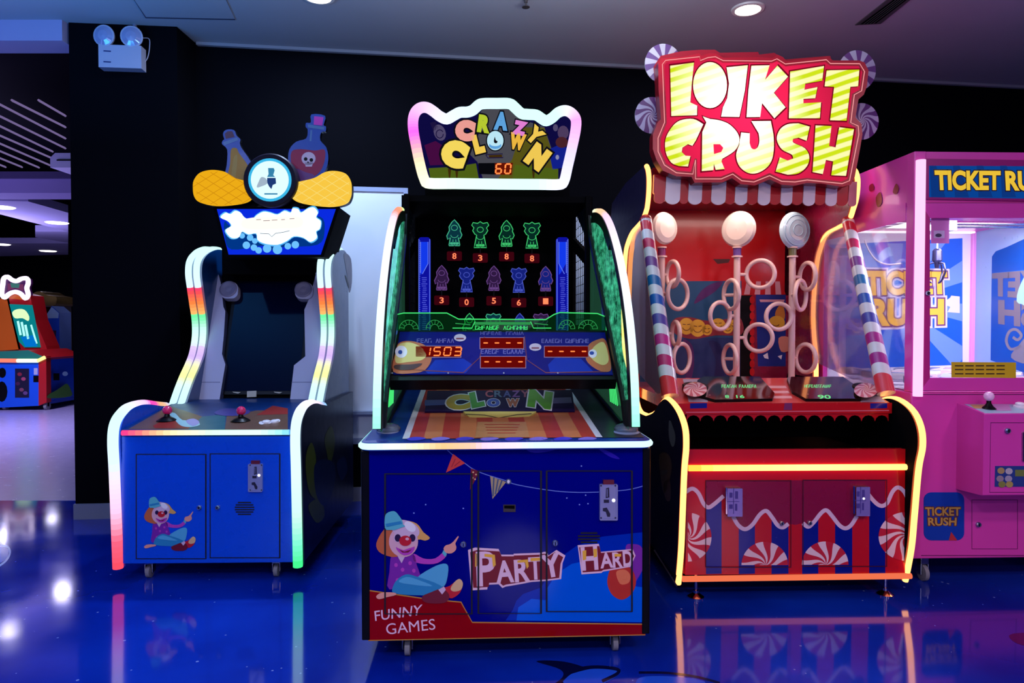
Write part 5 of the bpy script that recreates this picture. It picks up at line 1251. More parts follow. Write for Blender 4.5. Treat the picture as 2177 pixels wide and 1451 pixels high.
# roof box, back wall and inner floor
MB().box(-.49, .49,   .60, 1.62, 1.86, zt_, RD2).build('roof_box', MR)
yb = 1.28; sbk = Surf(fR, (0, yb, 0), (0, -1, 0)); zc = lambda x, y: (1290 + x*.386, 340 + y*.386)
bk = MB().box(-.49, .49, yb, yb+.03, .60, 1.88, RD1)
TL1, TL2, PP = mat('mural_teal', (6, 70, 110), .4), mat('mural_blue', (10, 40, 95), .4), mat('mural_plum', (75, 15, 90), .4)
z = lambda L_: [zc(*p) for p in L_]
bk.dp(sbk, z([(180, 668), (742, 665), (742, 1230), (180, 1230)]), TL1, 1)
bk.dp(sbk, z([(320, 985), (742, 975), (742, 1230), (320, 1230)]), TL2, 2)
bk.dp(sbk, z(smooth([(480, 790), (520, 720), (580, 680), (640, 668), (600, 720), (540, 760)], 4, True)), PP, 3)
bk.dp(sbk, z(smooth([(420, 985), (470, 1020), (480, 1120), (460, 1220), (430, 1220), (445, 1120), (435, 1040)], 4, True)), PP, 3)
bk.dp(sbk, z(smooth([(560, 1000), (620, 1010), (650, 1100), (640, 1220), (590, 1220), (600, 1100)], 4, True)), mat('mural_deep_blue', (10, 20, 80), .4), 3)
bk.dp(sbk, z(smooth([(350, 915), (380, 870), (460, 865), (560, 885), (700, 870), (742, 880), (742, 960), (600, 965), (480, 985), (390, 965)], 4, True)), mat('mural_face_rim', (130, 30, 40), .4), 4)
FY = mat('mural_yellow', (215, 165, 40), .4)
for x, y, rx, ry in ((438, 915, 42, 46), (500, 925, 44, 48), (552, 935, 28, 30), (612, 905, 40, 34), (665, 925, 30, 30), (705, 905, 30, 28)):
    bk.dp(sbk, z(ell(x, y, rx, ry, 20)), FY, 5)
    bk.line(sbk, z(ell(x, y+4, rx*.5, ry*.4, 10, 0, 10, 170)), 1.6, mat('mural_face_line', (110, 60, 10), .4), 6); bk.line(sbk, z([(x-rx*.5, y-ry*.25), (x-rx*.1, y-ry*.2)]), 1.6, mat('mural_face_line', (110, 60, 10), .4), 6); bk.line(sbk, z([(x+rx*.1, y-ry*.2), (x+rx*.5, y-ry*.25)]), 1.6, mat('mural_face_line', (110, 60, 10), .4), 6)
bk.dp(sbk, z([(735, 745), (800, 745), (800, 1200), (735, 1200)]), BLACK, 3)
bk.dp(sbk, z([(795, 745), (1010, 745), (1010, 1230), (795, 1230)]), MAR, 2)
for k in range(10): bk.dp(sbk, z(ell(800, 770+k*44, 14, 22, 12)), RD1, 4)
bk.dp(sbk, z([(820, 742), (985, 742), (985, 1135), (832, 1135)]), mat('mural_door_blue', (15, 40, 130), .35), 3)
bk.dp(sbk, z([(840, 768), (980, 768), (975, 780), (845, 782)]), mat('mural_pale_pink', (210, 150, 160), .4), 5)
bk.dp(sbk, z([(748, 740), (765, 668), (960, 668), (985, 740)]), RD1, 4)
for k in range(4): bk.dp(sbk, z([(755+k*58, 740), (770+k*52, 668), (796+k*52, 668), (786+k*58, 740)]), mat('mural_pale_pink', (210, 150, 160), .4), 5)
bk.dp(sbk, z(smooth([(925, 850), (950, 800), (975, 815), (980, 870), (955, 890)], 3, True)), mat('mural_ear', (190, 120, 40), .4), 5)
bk.dp(sbk, z(ell(935, 895, 45, 38, 20)), FY, 6); bk.line(sbk, z(ell(930, 902, 18, 12, 10, 0, 10, 170)), 1.8, mat('mural_face_line', (110, 60, 10), .4), 7)
bk.dp(sbk, z(smooth([(945, 980), (1000, 975), (1010, 1040), (960, 1055)], 3, True)), mat('mural_skin', (205, 130, 110), .4), 6)
bk.dp(sbk, z([(860, 1075), (885, 1060), (890, 1095), (868, 1090)]), WHITE, 6); bk.dp(sbk, z([(940, 1080), (965, 1072), (960, 1098)]), WHITE, 6)
bk.dp(sbk, z([(585, 545), (680, 545), (670, 565), (610, 572)]), mat('mural_shelf', (70, 8, 14), .5), 2)
bk.build('back_wall', MR)
# inner deck with score plates
dk0, dk1 = Vector((0, .12, .807)), Vector((0, .53, .889))
dn = Vector((0, -(dk1-dk0).z, (dk1-dk0).y)).normalized(); sK = Surf(fR, dk0, dn)
zd = lambda x, y: (1400 + x*.2389, 760 + y*.2389)
m = MB().prism([Vector((-.488, .12, .755)), Vector((-.488, .12, .807)), Vector((-.488, .53, .889)), Vector((-.488, .55, .889)), Vector((-.488, .55, .81)), Vector((-.488, 1.28, .81)), Vector((-.488, 1.28, .755))], (.976, 0, 0), mat('deck_coral', (200, 60, 55), .22, coat=.6))
m.dp(sK, [zd(215, 190), zd(385, 190), zd(440, 395), zd(270, 395)], mat('deck_grey', (165, 150, 165), .25), 1)
m.dp(sK, [zd(1640, 195), zd(1850, 195), zd(2020, 395), zd(1800, 395)], mat('deck_grey', (165, 150, 165), .25), 1)
for k in range(3): m.dp(sK, [zd(960 + k*25, 250 + k*45), zd(1130 + k*25, 250 + k*45), zd(1142 + k*25, 272 + k*45), zd(972 + k*25, 272 + k*45)], mat('deck_blush', (215, 150, 150), .25), 1)
dko2 = m.build('deck', MR)
GT = glow('score_green', (120, 235, 150), .9); PLB = mat('score_plate_black', (8, 10, 10), .06, coat=1)
for k, pg in enumerate(([(345, 222), (395, 190), (900, 190), (1030, 338), (1012, 388), (500, 398), (410, 372), (330, 350)], [(1140, 205), (1160, 192), (1640, 192), (1740, 262), (1860, 320), (1800, 388), (1310, 390), (1185, 320)])):
    m = MB().plate(sK, [zd(*p) for p in pg], PLB, .014, BLACK, .014); s2 = sK.up(.014)
    if k == 0:
        m.scrawl(s2, *zd(560, 240), *zd(872, 268), GT, 1, 14, 3, 6); m.txt(s2, '8', (zd(595, 358), zd(628, 358), zd(625, 333), zd(590, 333)), GT, 1, .02); m.txt(s2, '16', (zd(695, 358), zd(765, 358), zd(760, 333), zd(690, 333)), GT, 1, .02)
    else:
        m.scrawl(s2, *zd(1298, 240), *zd(1540, 266), GT, 1, 12, 5); m.txt(s2, '90', (zd(1425, 365), zd(1535, 365), zd(1525, 332), zd(1415, 332)), GT, 1, .02)
    for x, y in (((455, 333), (985, 348)) if k == 0 else ((1330, 325),)): m.dp(s2, ell(*zd(x, y), 2.4, 1.6, 8), CHROME, 1)
    po2 = m.build('score_plate', dko2)
    cx, cy = zd(325, 282) if k == 0 else zd(1845, 290)
    sw = MB()
    c = sK(cx, cy, .014); rr_ = (sK(cx+25, cy) - sK(cx, cy)).length
    sw.lathe([(rr_*1.08, -.012), (rr_*1.08, .004), (rr_, .008)], BLACK, c, dn, 30)
    sw.swirl(Surf(fR, c + dn*.010, dn), cx, cy, 25, 15.5, mat('disc_blush', (225, 175, 175), .2, coat=.6), mat('disc_rose', (190, 95, 105), .2, coat=.6), 1, 9, 1.8, dome=.006)
    sw.build('candy_disc', dko2)
# lip and scalloped valance under it
lf = Surf(fR, (0, .104, 0), (0, -1, 0))
m = MB().box(-.488, .488, .104, .125, .760, .8075, RD1)
m.line(lf, [(1458, 876), (1890, 872)], 1.8, mat('lip_pink', (220, 110, 125), .3), 1)
for x in (1467, 1850): m.dp(lf, [(x, 857), (x+36, 856), (x+36, 867), (x, 868)], RBL, 1)
m.dp(lf, [(1668, 856), (1684, 856), (1684, 871), (1666, 871)], mat('lip_plum', (120, 40, 90), .3), 1)
m.build('lip', MR)
va = [(1460, 874)]
for k in range(15):
    x = 1460 + k*28.6
    va += [(x, 895)] + [(x + 14.3 - 14*math.cos(math.radians(a)), 895 - 13*math.sin(math.radians(a))) for a in (30, 60, 90, 120, 150)] 
va += [(1889, 895), (1889, 872)]
MB().plate(Surf(fR, (0, .109, 0), (0, -1, 0)), va, RD1, .006).build('valance', MR)
# lollipop poles with hoops
yp_ = .95; sl_ = Surf(fR, (0, yp_, 0), (0, -1, 0)); CRM = mat('hoop_cream', (215, 180, 170), .35, coat=.3)
sc_ = (sl_(1600, 600) - sl_(1500, 600)).length/100
def lolly(px, disc, yaw, collar, hoops, dcol):
    c0 = sl_(px, 545); zb_ = .812
    p = MB().tube([Vector((c0.x, yp_, zb_)), Vector((c0.x, yp_, c0.z))], .0185, CRM, 14)
    p.lathe([(.030, 0), (.030, .008), (.022, .010), (.022, .05), (.027, .052), (.027, .06)], CRM, (c0.x, yp_, c0.z-.005), (0, 0, 1), 18, ms=[CRM, CRM, collar, collar, CRM])
    po = p.build('lollipop_post', MR)
    dc = sl_(disc[0], disc[1]); R = disc[2]*sc_; ax = Vector((math.sin(yaw), -math.cos(yaw), 0))
    d = MB().lathe([(1e-4, -.030), (R*.6, -.027), (R*.9, -.016), (R, 0), (R*.9, .016), (R*.6, .027), (1e-4, .030)], dcol, dc, ax, 36)
    if dcol is not CRM and disc[2] > 38:
        for q in (.3, .55, .8): d.torus(dc + ax*(.0295 - .014*q*q*q), R*q, .0022, mat('lolly_groove', (150, 185, 205), .3), ax, 40, 6)
    d.build('lollipop_head', po)
    for hx, hy, rx, ry, sg, side in hoops:
        cx, cy = zc(hx, hy); c = sl_(cx, cy); th = math.acos(min(1, rx/ry))*sg
        Rr = ry*.386*sc_; r = .0125
        vd = (Vector((c.x, yp_, c.z)) - fR.o); base = math.atan2(vd.x, vd.y)
        an = base + th; axh = Vector((math.sin(an), math.cos(an), 0)); tang = Vector((math.cos(an), -math.sin(an), 0))
        c2 = Vector((c.x, yp_ - .03, c.z))
        h = MB().torus(c2, Rr-r, r, CRM, axh, 40, 10)
        e0 = min((c2 + tang*(Rr-r), c2 - tang*(Rr-r)), key=lambda p_: (Vector((p_.x, p_.y)) - Vector((c0.x, yp_))).length)
        h.tube([Vector((c0.x, yp_, c.z)), e0], .010, CRM, 8)
        h.build('hoop', po)
lolly(zc(303, 0)[0], (1412.5, 485, 34), .5, mat('collar_plum', (120, 40, 95), .35), [(355, 630, 38, 80, 1, 1), (383, 740, 60, 92, -1, 1), (372, 955, 25, 75, 1, 1), (405, 1090, 50, 90, -1, 1)], mat('lolly_cream', (215, 200, 190), .25, coat=.5))
lolly(zc(718, 0)[0], (1570, 487, 38), -.75, mat('collar_violet', (95, 60, 130), .35), [(835, 630, 84, 86, 1, 1), (675, 742, 45, 90, 1, -1), (615, 858, 60, 85, -1, -1), (825, 978, 82, 85, 1, 1), (668, 1095, 40, 90, 1, -1)], mat('lolly_cream', (215, 200, 190), .25, coat=.5))
lolly(zc(1023, 0)[0], (1689.5, 490, 39.5), .3, mat('collar_olive', (95, 95, 60), .35), [(1092, 642, 46, 85, 1, 1), (1055, 745, 32, 92, -1, 1), (935, 862, 75, 82, -1, -1), (1082, 1090, 58, 88, 1, 1)], mat('lolly_pale_blue', (170, 195, 210), .2, coat=.6))
# striped awning
ya = .44; sW = Surf(fR, (0, ya, 0), (0, -1, 0)); zs_ = lambda x, y: (1330 + x*.2572, 80 + y*.2572)
aw = MB().plate(sW.up(-.004), [zs_(235, 1130), zs_(1900, 1190), zs_(1900, 1300), zs_(1800, 1355), zs_(300, 1345), zs_(230, 1280)], RD1, .02)
CW_ = mat('awning_white', (235, 218, 215), .35); AR = mat('awning_red', (195, 8, 22), .3)
wx = [(325, 448), (515, 628), (705, 825), (900, 1002), (1090, 1192), (1278, 1374), (1463, 1562), (1648, 1742)]
def tongue(x0, x1, yt, yb_, m, lift):
    r = (x1-x0)/2; q = [(x0+12, yt), (x1+8, yt), (x1, yb_-r*.8)] + [((x0+x1)/2 + r*math.cos(math.radians(a)), yb_ - r*.8 + r*.8*math.sin(math.radians(a))) for a in range(15, 180, 15)] + [(x0, yb_-r*.8)]
    aw.plate(sW, [zs_(*p) for p in q], m, .008, m, lift)
prev = 235
for i, (x0, x1) in enumerate(wx):
    tongue(prev, x0, 1150 + i*5, 1370 + i*2, AR, 0.0); tongue(x0, x1, 1150 + i*5, 1378 + i*2, CW_, .004); prev = x1
tongue(1742, 1835, 1190, 1390, AR, 0); tongue(1838, 1905, 1190, 1395, mat('awning_blush', (225, 130, 130), .35), .002)
aw.build('awning', MR)
# the big glowing sign
yS = .36; sS_ = Surf(fR, (0, yS, 0), (0, -1, 0))
hot = tuple(sS_(1590, 250)); zz_ = lambda L_: [zs_(*p) for p in L_]
outer = [(270, 205), (300, 170), (470, 160), (610, 128), (625, 150), (690, 128), (745, 130), (810, 165), (1090, 160), (1215, 168), (1255, 140), (1300, 160), (1330, 192), (1600, 165), (1670, 155), (1715, 188), (1930, 188), (1975, 205), (2008, 270), (1995, 400), (1970, 470), (1925, 510), (1900, 660), (1950, 712), (1958, 800), (1930, 960), (1895, 1150), (1860, 1215), (1790, 1232), (1620, 1205), (1500, 1200), (1400, 1222), (1290, 1215), (1190, 1170), (1070, 1220), (950, 1210), (880, 1160), (800, 1195), (570, 1198), (545, 1150), (420, 1145), (310, 1100), (255, 1010), (225, 920), (225, 800), (265, 700), (292, 670), (272, 420)]
back_ = [(235, 235), (290, 150), (460, 112), (620, 100), (740, 100), (780, 125), (1095, 118), (1105, 140), (1230, 125), (1310, 180), (1690, 150), (1705, 190), (1900, 210), (1900, 600), (1800, 1150), (400, 1120), (250, 1000), (215, 880), (230, 760), (290, 620)]
MB().plate(sS_.up(-.075), zz_(back_), mat('sign_back_red', (170, 14, 40), .3), .03).build('sign_backboard', MR)
SGD = mat('sign_dark_red', (190, 10, 38), .3)
sg = MB().plate(sS_, zz_(outer), SGD, .07, mat('sign_side_red', (120, 8, 22), .3))
inn = [(340, 205), (600, 172), (620, 205), (690, 182), (745, 178), (800, 208), (1210, 212), (1250, 195), (1320, 238), (1650, 202), (1690, 232), (1925, 235), (1955, 285), (1935, 430), (1872, 465), (1842, 708), (1900, 742), (1905, 800), (1835, 1165), (1785, 1188), (1500, 1158), (1400, 1172), (1295, 1168), (1190, 1118), (1065, 1172), (970, 1162), (890, 1108), (785, 1148), (592, 1148), (590, 1000), (570, 1000), (540, 1108), (425, 1098), (335, 1040), (288, 935), (290, 835), (340, 705), (322, 230)]
lineP = [(330, 188), (612, 158), (617, 190), (680, 165), (742, 158), (805, 190), (1208, 194), (1250, 175), (1320, 218), (1660, 183), (1692, 214), (1935, 216), (1974, 280), (1950, 440), (1890, 472), (1860, 702), (1922, 730), (1927, 800), (1850, 1182), (1790, 1206), (1500, 1176), (1400, 1192), (1290, 1187), (1190, 1140), (1060, 1192), (960, 1182), (885, 1127), (790, 1167), (577, 1167), (577, 1010), (556, 1127), (420, 1117), (320, 1052), (268, 940), (268, 830), (322, 700), (304, 220)]
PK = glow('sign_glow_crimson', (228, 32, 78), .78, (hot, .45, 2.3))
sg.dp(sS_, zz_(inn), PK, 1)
sg.line(sS_, zz_(lineP), 1.8, glow('sign_line_pink', (255, 170, 170), .95), 2, True)
sgo = sg.build('sign', MR)
def candy_letter():
    m, nt, out = nodes('sign_letter_candy')
    N = nt.nodes.new; Lk = nt.links.new
    tc = N('ShaderNodeTexCoord'); mp = N('ShaderNodeMapping'); mp.inputs['Rotation'].default_value = (0, math.radians(18), 0)
    Lk(tc.outputs['Object'], mp.inputs[0])
    wv = N('ShaderNodeTexWave'); wv.wave_type = 'BANDS'; wv.bands_direction = 'Z'; wv.inputs['Scale'].default_value = 7.2; wv.inputs['Distortion'].default_value = .6; wv.inputs['Detail'].default_value = 1
    Lk(mp.outputs[0], wv.inputs[0])
    cr = N('ShaderNodeValToRGB'); cr.color_ramp.elements[0].position = .30; cr.color_ramp.elements[0].color = rgb((205, 225, 25)); cr.color_ramp.elements[1].position = .62; cr.color_ramp.elements[1].color = rgb((255, 248, 175))
    Lk(wv.outputs['Fac'], cr.inputs[0])
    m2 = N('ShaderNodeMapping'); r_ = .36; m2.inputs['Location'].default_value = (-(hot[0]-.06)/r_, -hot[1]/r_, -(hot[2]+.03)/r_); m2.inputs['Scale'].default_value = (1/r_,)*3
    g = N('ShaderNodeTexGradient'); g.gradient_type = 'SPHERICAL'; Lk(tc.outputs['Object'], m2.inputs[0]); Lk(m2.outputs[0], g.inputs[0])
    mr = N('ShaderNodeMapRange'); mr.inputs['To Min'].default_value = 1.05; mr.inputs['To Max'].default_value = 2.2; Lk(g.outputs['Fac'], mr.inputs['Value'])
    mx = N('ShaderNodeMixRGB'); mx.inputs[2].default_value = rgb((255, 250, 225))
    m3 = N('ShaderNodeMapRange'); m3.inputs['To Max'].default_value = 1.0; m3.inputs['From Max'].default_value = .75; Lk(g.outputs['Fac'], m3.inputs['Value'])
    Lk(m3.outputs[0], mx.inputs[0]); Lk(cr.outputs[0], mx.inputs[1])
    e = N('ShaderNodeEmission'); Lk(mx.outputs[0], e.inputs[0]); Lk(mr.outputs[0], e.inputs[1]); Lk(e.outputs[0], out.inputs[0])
    return m
CL = candy_letter(); SH = glow('sign_letter_outline', (140, 6, 38), .7)  # crimson outline and edges of the letters
letters = {
 'L': [(368, 232), (565, 206), (545, 400), (535, 535), (592, 562), (590, 640), (378, 647)],
 'O': ell(698, 392, 140, 190, 36),
 'I': [(835, 245), (1010, 228), (985, 440), (940, 655), (790, 652), (805, 575), (840, 500), (855, 380)],
 'K': [(1040, 232), (1190, 228), (1152, 350), (1255, 230), (1342, 322), (1225, 455), (1322, 575), (1230, 666), (1128, 540), (1112, 655), (1000, 656), (1015, 440)],
 'E': [(1360, 280), (1640, 234), (1626, 355), (1485, 380), (1478, 430), (1586, 408), (1568, 500), (1470, 506), (1470, 542), (1616, 533), (1606, 666), (1350, 666)],
 'T': [(1662, 270), (1932, 264), (1922, 402), (1858, 406), (1826, 686), (1690, 682), (1724, 406), (1645, 402)],
 'C': smooth([(642, 715), (560, 672), (450, 684), (380, 742), (330, 840), (333, 950), (378, 1032), (440, 1060)], 4) + [(516, 1064), (536, 978), (495, 975), (464, 945), (470, 908), (515, 880), (552, 893), (580, 850)],
 'R': [(638, 650)] + smooth([(700, 672), (780, 684), (860, 718), (925, 788), (940, 860), (900, 935), (800, 1000)], 4) + [(792, 1022), (818, 1085), (745, 1092), (730, 1040), (726, 1094), (630, 1102), (634, 780), (668, 700)],
 'U': [(955, 783), (1026, 790)] + smooth([(1025, 870), (1040, 912), (1068, 922), (1095, 900), (1106, 850), (1100, 790)], 4) + [(1040, 690), (1200, 688)] + smooth([(1222, 800), (1226, 900), (1212, 1000), (1170, 1070), (1090, 1118), (1010, 1116), (940, 1060), (914, 970), (940, 885)], 4),
 'S': [(1522, 735), (1496, 852), (1430, 826)] + smooth([(1385, 836), (1388, 868), (1480, 912), (1518, 980), (1500, 1060), (1430, 1120), (1340, 1132)], 4) + [(1240, 1106), (1275, 988), (1340, 1015)] + smooth([(1385, 998), (1372, 965), (1292, 922), (1250, 840), (1275, 760), (1340, 715), (1430, 708)], 4),
 'H': [(1570, 725), (1702, 730), (1682, 895), (1736, 906), (1766, 740), (1888, 755), (1822, 1142), (1700, 1136), (1716, 1022), (1656, 1010), (1630, 1127), (1545, 1110), (1560, 900)]}
for ch, pl in letters.items():
    x_, y_ = sum(p[0] for p in pl)/len(pl), sum(p[1] for p in pl)/len(pl)
    l_ = MB(); sU = sS_.up(.016)
    l_.dp(sS_, zz_([(x_ + (x-x_)*1.075, y_ + (y-y_)*1.055) for x, y in pl]), SH, 2)
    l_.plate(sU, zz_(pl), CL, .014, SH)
    if ch == 'R': l_.dp(sU, zz_([(725, 880), (780, 880), (808, 910), (790, 945), (730, 962)]), PK, 1)
    l_.build('sign_letter', sgo)
for px, py, r, tw, nn, ph, ma_, mb2 in ((1410, 135, 39, .0, 9, .3, (195, 185, 195), (105, 70, 125)), (1386, 245, 36, 1.9, 9, 0, (195, 185, 205), (110, 60, 115)), (1822, 150, 40, .0, 9, .1, (190, 180, 200), (110, 65, 125)), (1832, 258, 36, -1.9, 9, .4, (195, 180, 205), (105, 55, 120))):
    sq_ = sS_.up(-.10); m = MB(); A_, B_ = mat('candy_pale_%d' % px, ma_, .3), mat('candy_violet_%d' % px, mb2, .3)
    c = sq_(px, py); R = (sq_(px+r, py) - c).length
    m.lathe([(R*.96, -.02), (R, -.008), (R, .0)], A_, c, (0, -1, 0), 36)
    m.swirl(sq_, px, py, r, r*1.08, A_, B_, .5, nn, tw, ph=ph, dome=.012)
    m.build('swirl_candy', MR)
MB().box(-.36, .36, yS+.105, .64, 1.80, 1.95, RD2).box(-.42, .44, yS+.105, yS+.14, 1.9, 2.35, RD2).build('sign_bracket', MR)
# levelling feet
for x, y in ((-.425, .03), (.425, .03), (-.42, 1.5), (.42, 1.5)):
    MB().lathe([(.036, 0), (.036, .006), (.018, .018), (.012, .022), (.012, .034), (.0075, .036), (.0075, .125)], CHROME, (x, y, FZ), (0, 0, 1), 18).build('levelling_foot', MR)
# ================================================================= pink claw machine
fP = Frame(1.83, 3.226, 2.0)
MP = thing('claw_machine', 'pink prize claw machine with lit corner tube at the right edge', 'claw machine', fP)
PNK = mat('claw_pink', (215, 62, 165), .35, coat=.25); PND = mat('claw_deep_pink', (180, 35, 120), .35, coat=.2); GAP = mat('claw_gap', (90, 15, 80), .5); PLT = mat('claw_light_pink', (235, 150, 225), .35)
WID, DEP = .96, .95
gF = Surf(fP, (0, 0, 0), (0, -1, 0))
z_ = lambda py: gF(2050, py).z
zd0, zd1 = z_(833), z_(322)
MB().box(0, WID, .0, DEP, .083, zd0, PNK).build('body', MP, .006)
mfr = MB().box(0.0, .055, .0, .06, zd0, zd1, PNK).box(WID-.055, WID, .0, .06, zd0, zd1, PNK).box(0, .05, DEP-.05, DEP, zd0, zd1, PNK).box(WID-.05, WID, DEP-.05, DEP, zd0, zd1, PLT)
mfr.build('corner_posts', MP, .004)
tz = z_(436)
sL = Surf(fP, (-.0005, 0, 0), (-1, 0, 0)); u_ = MB().box(.002, WID-.002, .004, DEP, tz, zd1-.001, PNK)
for pts in ([(1905, 390), (1911, 400), (1906, 412), (1898, 408)], [(1862, 420), (1872, 408), (1875, 430), (1866, 440)], [(1848, 395), (1856, 390), (1858, 402), (1849, 406)]): u_.dp(sL, smooth(pts, 3, True), mat('side_fig_maroon', (130, 10, 50), .4), 1)
u_.build('top_box', MP)

# sign
sgn = MB().plate(gF.up(.004), [(1967, 337), (2320, 342), (2320, 430), (1967, 423)], mat('ticket_sign_magenta', (150, 25, 110), .3), .006)
sgn.dp(gF.up(.004), [(1975, 352), (2320, 354), (2320, 424), (1975, 419)], glow('ticket_sign_blue', (10, 75, 165), .75), 1)
for k in range(6): sgn.dp(gF.up(.004), [(1976 + k*50, 352), (1990 + k*50, 352), (2010 + k*50, 419), (1980 + k*50, 419)], glow('ticket_sign_blue_ray', (15, 60, 140), .75), 1.5)
TY, TB = glow('ticket_yellow', (245, 200, 60), .9), mat('ticket_outline', (25, 15, 50), .4)
q = ((1990, 402), (2125, 402), (2125, 365), (1988, 364)); q2 = ((2140, 403), (2245, 404), (2245, 366), (2138, 365))
for t_, qq in (('TICKET', q), ('RUSH', q2)):
    sgn.txt(gF.up(.004), t_, qq, TB, 2.5, .09); sgn.txt(gF.up(.004), t_, qq, TY, 3.5, .045)
sgn.build('sign', MP)
# LED corner tube
a, b = fP.y(1943, 340, -.012), fP.y(1934, 842, -.012)
MB().tube([Vector((.022, -.012, a.z)), Vector((.022, -.012, b.z))], .0205, glow('corner_tube_pink', (255, 205, 250), 1.15), 12).build('led_tube', MP)
# glazed door
dr = MB(); o_ = [(1957, 431), (2330, 431), (2330, 830), (1957, 830)]; i_ = [(1977, 463), (2290, 463), (2290, 803), (1977, 803)]
gd = gF.up(.012)
for k in range(4):
    j = (k+1) % 4
    dr.plate(gd, [o_[k], o_[j], i_[j], i_[k]], PND if k == 3 else PNK, .03)
dr.line(gd, o_, 1.5, GAP, .5, True)
dro = dr.build('door', MP)
GL = clear('claw_glass', (250, 250, 252), 0, gloss=.7)
MB().plate(gF.up(.0), i_, GL, .004).build('door_glass', dro)
lock(gd, 1971, 623, .011, dro)
st = MB().plate(gF.up(.014), [(2023, 769), (2160, 770), (2160, 803), (2023, 802)], mat('sticker_yellow', (205, 170, 30), .4), .002)
for k, (x1, y) in enumerate(((2150, 777), (2152, 785), (2148, 794))): 
    for x in range(2030, x1-12, 22): st.dp(gF.up(.014), [(x, y-1.2), (x+18, y-1.2), (x+18, y+1.4), (x, y+1.4)], mat('sticker_ink', (60, 40, 20), .5), 1)
st.build('sticker', dro)
MB().plate(gF.up(-.01), [(1980, 464), (2018, 464), (2018, 517), (1980, 517)], mat('notice_pink', (225, 130, 205), .4), .002).dp(gF.up(-.01), [(1985, 490), (2008, 490), (2008, 506), (1985, 506)], mat('notice_pale', (220, 195, 230), .4), 1).dp(gF.up(-.01), ell(1995, 500, 7, 4, 10), mat('notice_ink', (70, 60, 90), .4), 2).build('notice', dro)
# left side: lit upper panel and glass
MB().box(-.003, .0, .06, DEP-.05, z_(465), tz+.02, PNK).box(-.003, 0, DEP-.10, DEP-.05, zd0, tz, PNK).build('side_rail', MP)
MB().box(.004, .008, .06, DEP-.05, zd0, tz, GL).build('side_glass', MP)
# inside: bright back picture, right wall print, lamps
yk = DEP-.03; sK2 = Surf(fP, (0, yk, 0), (0, -1, 0))
bw = MB().box(.02, WID-.02, yk, DEP-.005, zd0, tz, mat('claw_back_white', (225, 225, 240), .5))
bA, bB = mat('ray_blue', (25, 95, 215), .35), mat('ray_pale_blue', (110, 150, 225), .35)
x0b, x1b = fP.M @ Vector((.03, yk, 0)), None
top_ = [(1770, 506), (2050, 500)]
bw.dp(sK2, [(1762, 520), (2046, 506), (2046, 775), (1762, 785)], bA, 1)
for k in range(11):
    a0 = math.radians(k*32.7); a1 = a0 + math.radians(15)
    poly = []
    for t in range(5):
        an = a0 + (a1-a0)*t/4; dx, dy = math.cos(an), math.sin(an)
        kx = (140 if dx > 0 else 140)/max(abs(dx), 1e-4); ky = 128/max(abs(dy), 1e-4); r = min(kx, ky); poly.append((1905 + dx*r, 645 + dy*r))
    bw.dp(sK2, [(1905, 645)] + poly, bB, 2)
WB, PO = mat('ticket_halo', (225, 215, 240), .4), mat('ticket_purple', (110, 50, 110), .4)
TY2 = mat('ticket_gold', (250, 195, 65), .35)
for t_, qq in (('TICKET', ((1842, 625), (2012, 622), (2010, 580), (1840, 578))), ('RUSH', ((1850, 690), (2003, 686), (2003, 638), (1852, 638)))):
    bw.txt(sK2, t_, qq, WB, 3.5, .16); bw.txt(sK2, t_, qq, PO, 4.5, .10); bw.txt(sK2, t_, qq, TY2, 5.5, .055)
bw.dp(sK2, [(2003, 645), (2020, 632), (2022, 628), (2040, 630), (2040, 665), (2014, 663), (2020, 652)], WB, 3)
bw.build('back_panel', MP)
xr_ = WID-.03; sRi = Surf(fP, (xr_, 0, 0), (-1, 0, 0))
rw = MB().box(xr_, WID-.01, .06, DEP-.05, zd0, tz, mat('claw_right_pale', (150, 180, 215), .3))
DBB = mat('decal_deep_blue', (5, 75, 165), .35); DTX = mat('decal_back_brown', (110, 105, 120), .4)
rw.dp(sRi, [(2106, 765), (2109, 545), (2117, 534), (2140, 525), (2177, 508), (2330, 440), (2330, 840), (2200, 800)], DBB, 1)
rw.dp(sRi, [(2112, 580), (2330, 560), (2330, 562), (2112, 582)], mat('decal_line', (70, 120, 180), .4), 2)
rw.txt(sRi, 'TICKET', ((2290, 640), (2112, 626), (2112, 583), (2290, 570)), DTX, 3, .05)
rw.txt(sRi, 'RUSH', ((2290, 705), (2126, 686), (2126, 640), (2290, 645)), DTX, 3, .05)
rw.line(sRi, smooth([(2172, 735), (2150, 742), (2140, 725), (2146, 705), (2160, 700), (2172, 712), (2164, 722), (2154, 716)], 4), 6, mat('decal_figure', (125, 120, 130), .4), 3)
rw.dp(sRi, smooth([(2150, 760), (2165, 735), (2200, 700), (2240, 720), (2240, 770), (2190, 775)], 3, True), mat('decal_figure', (125, 120, 130), .4), 3)
rw.dp(sRi, smooth([(2162, 640), (2172, 600), (2200, 570), (2260, 600), (2240, 690), (2190, 680), (2180, 650)], 3, True), mat('decal_pale_green', (150, 200, 195), .4), 4)
rw.build('right_wall', MP)
MB().box(.02, WID-.02, .03, DEP-.03, zd0-.002, zd0+.006, mat('claw_floor_white', (215, 210, 230), .5)).build('prize_floor', MP)
lampm = glow('claw_lamp_white', (250, 245, 255), 2.6)
lr = MB().box(.08, WID-.08, .09, .12, tz-.014, tz-.004, lampm).box(.08, WID-.08, .84, .87, tz-.014, tz-.004, lampm); lr.build('cabinet_lamp', MP)
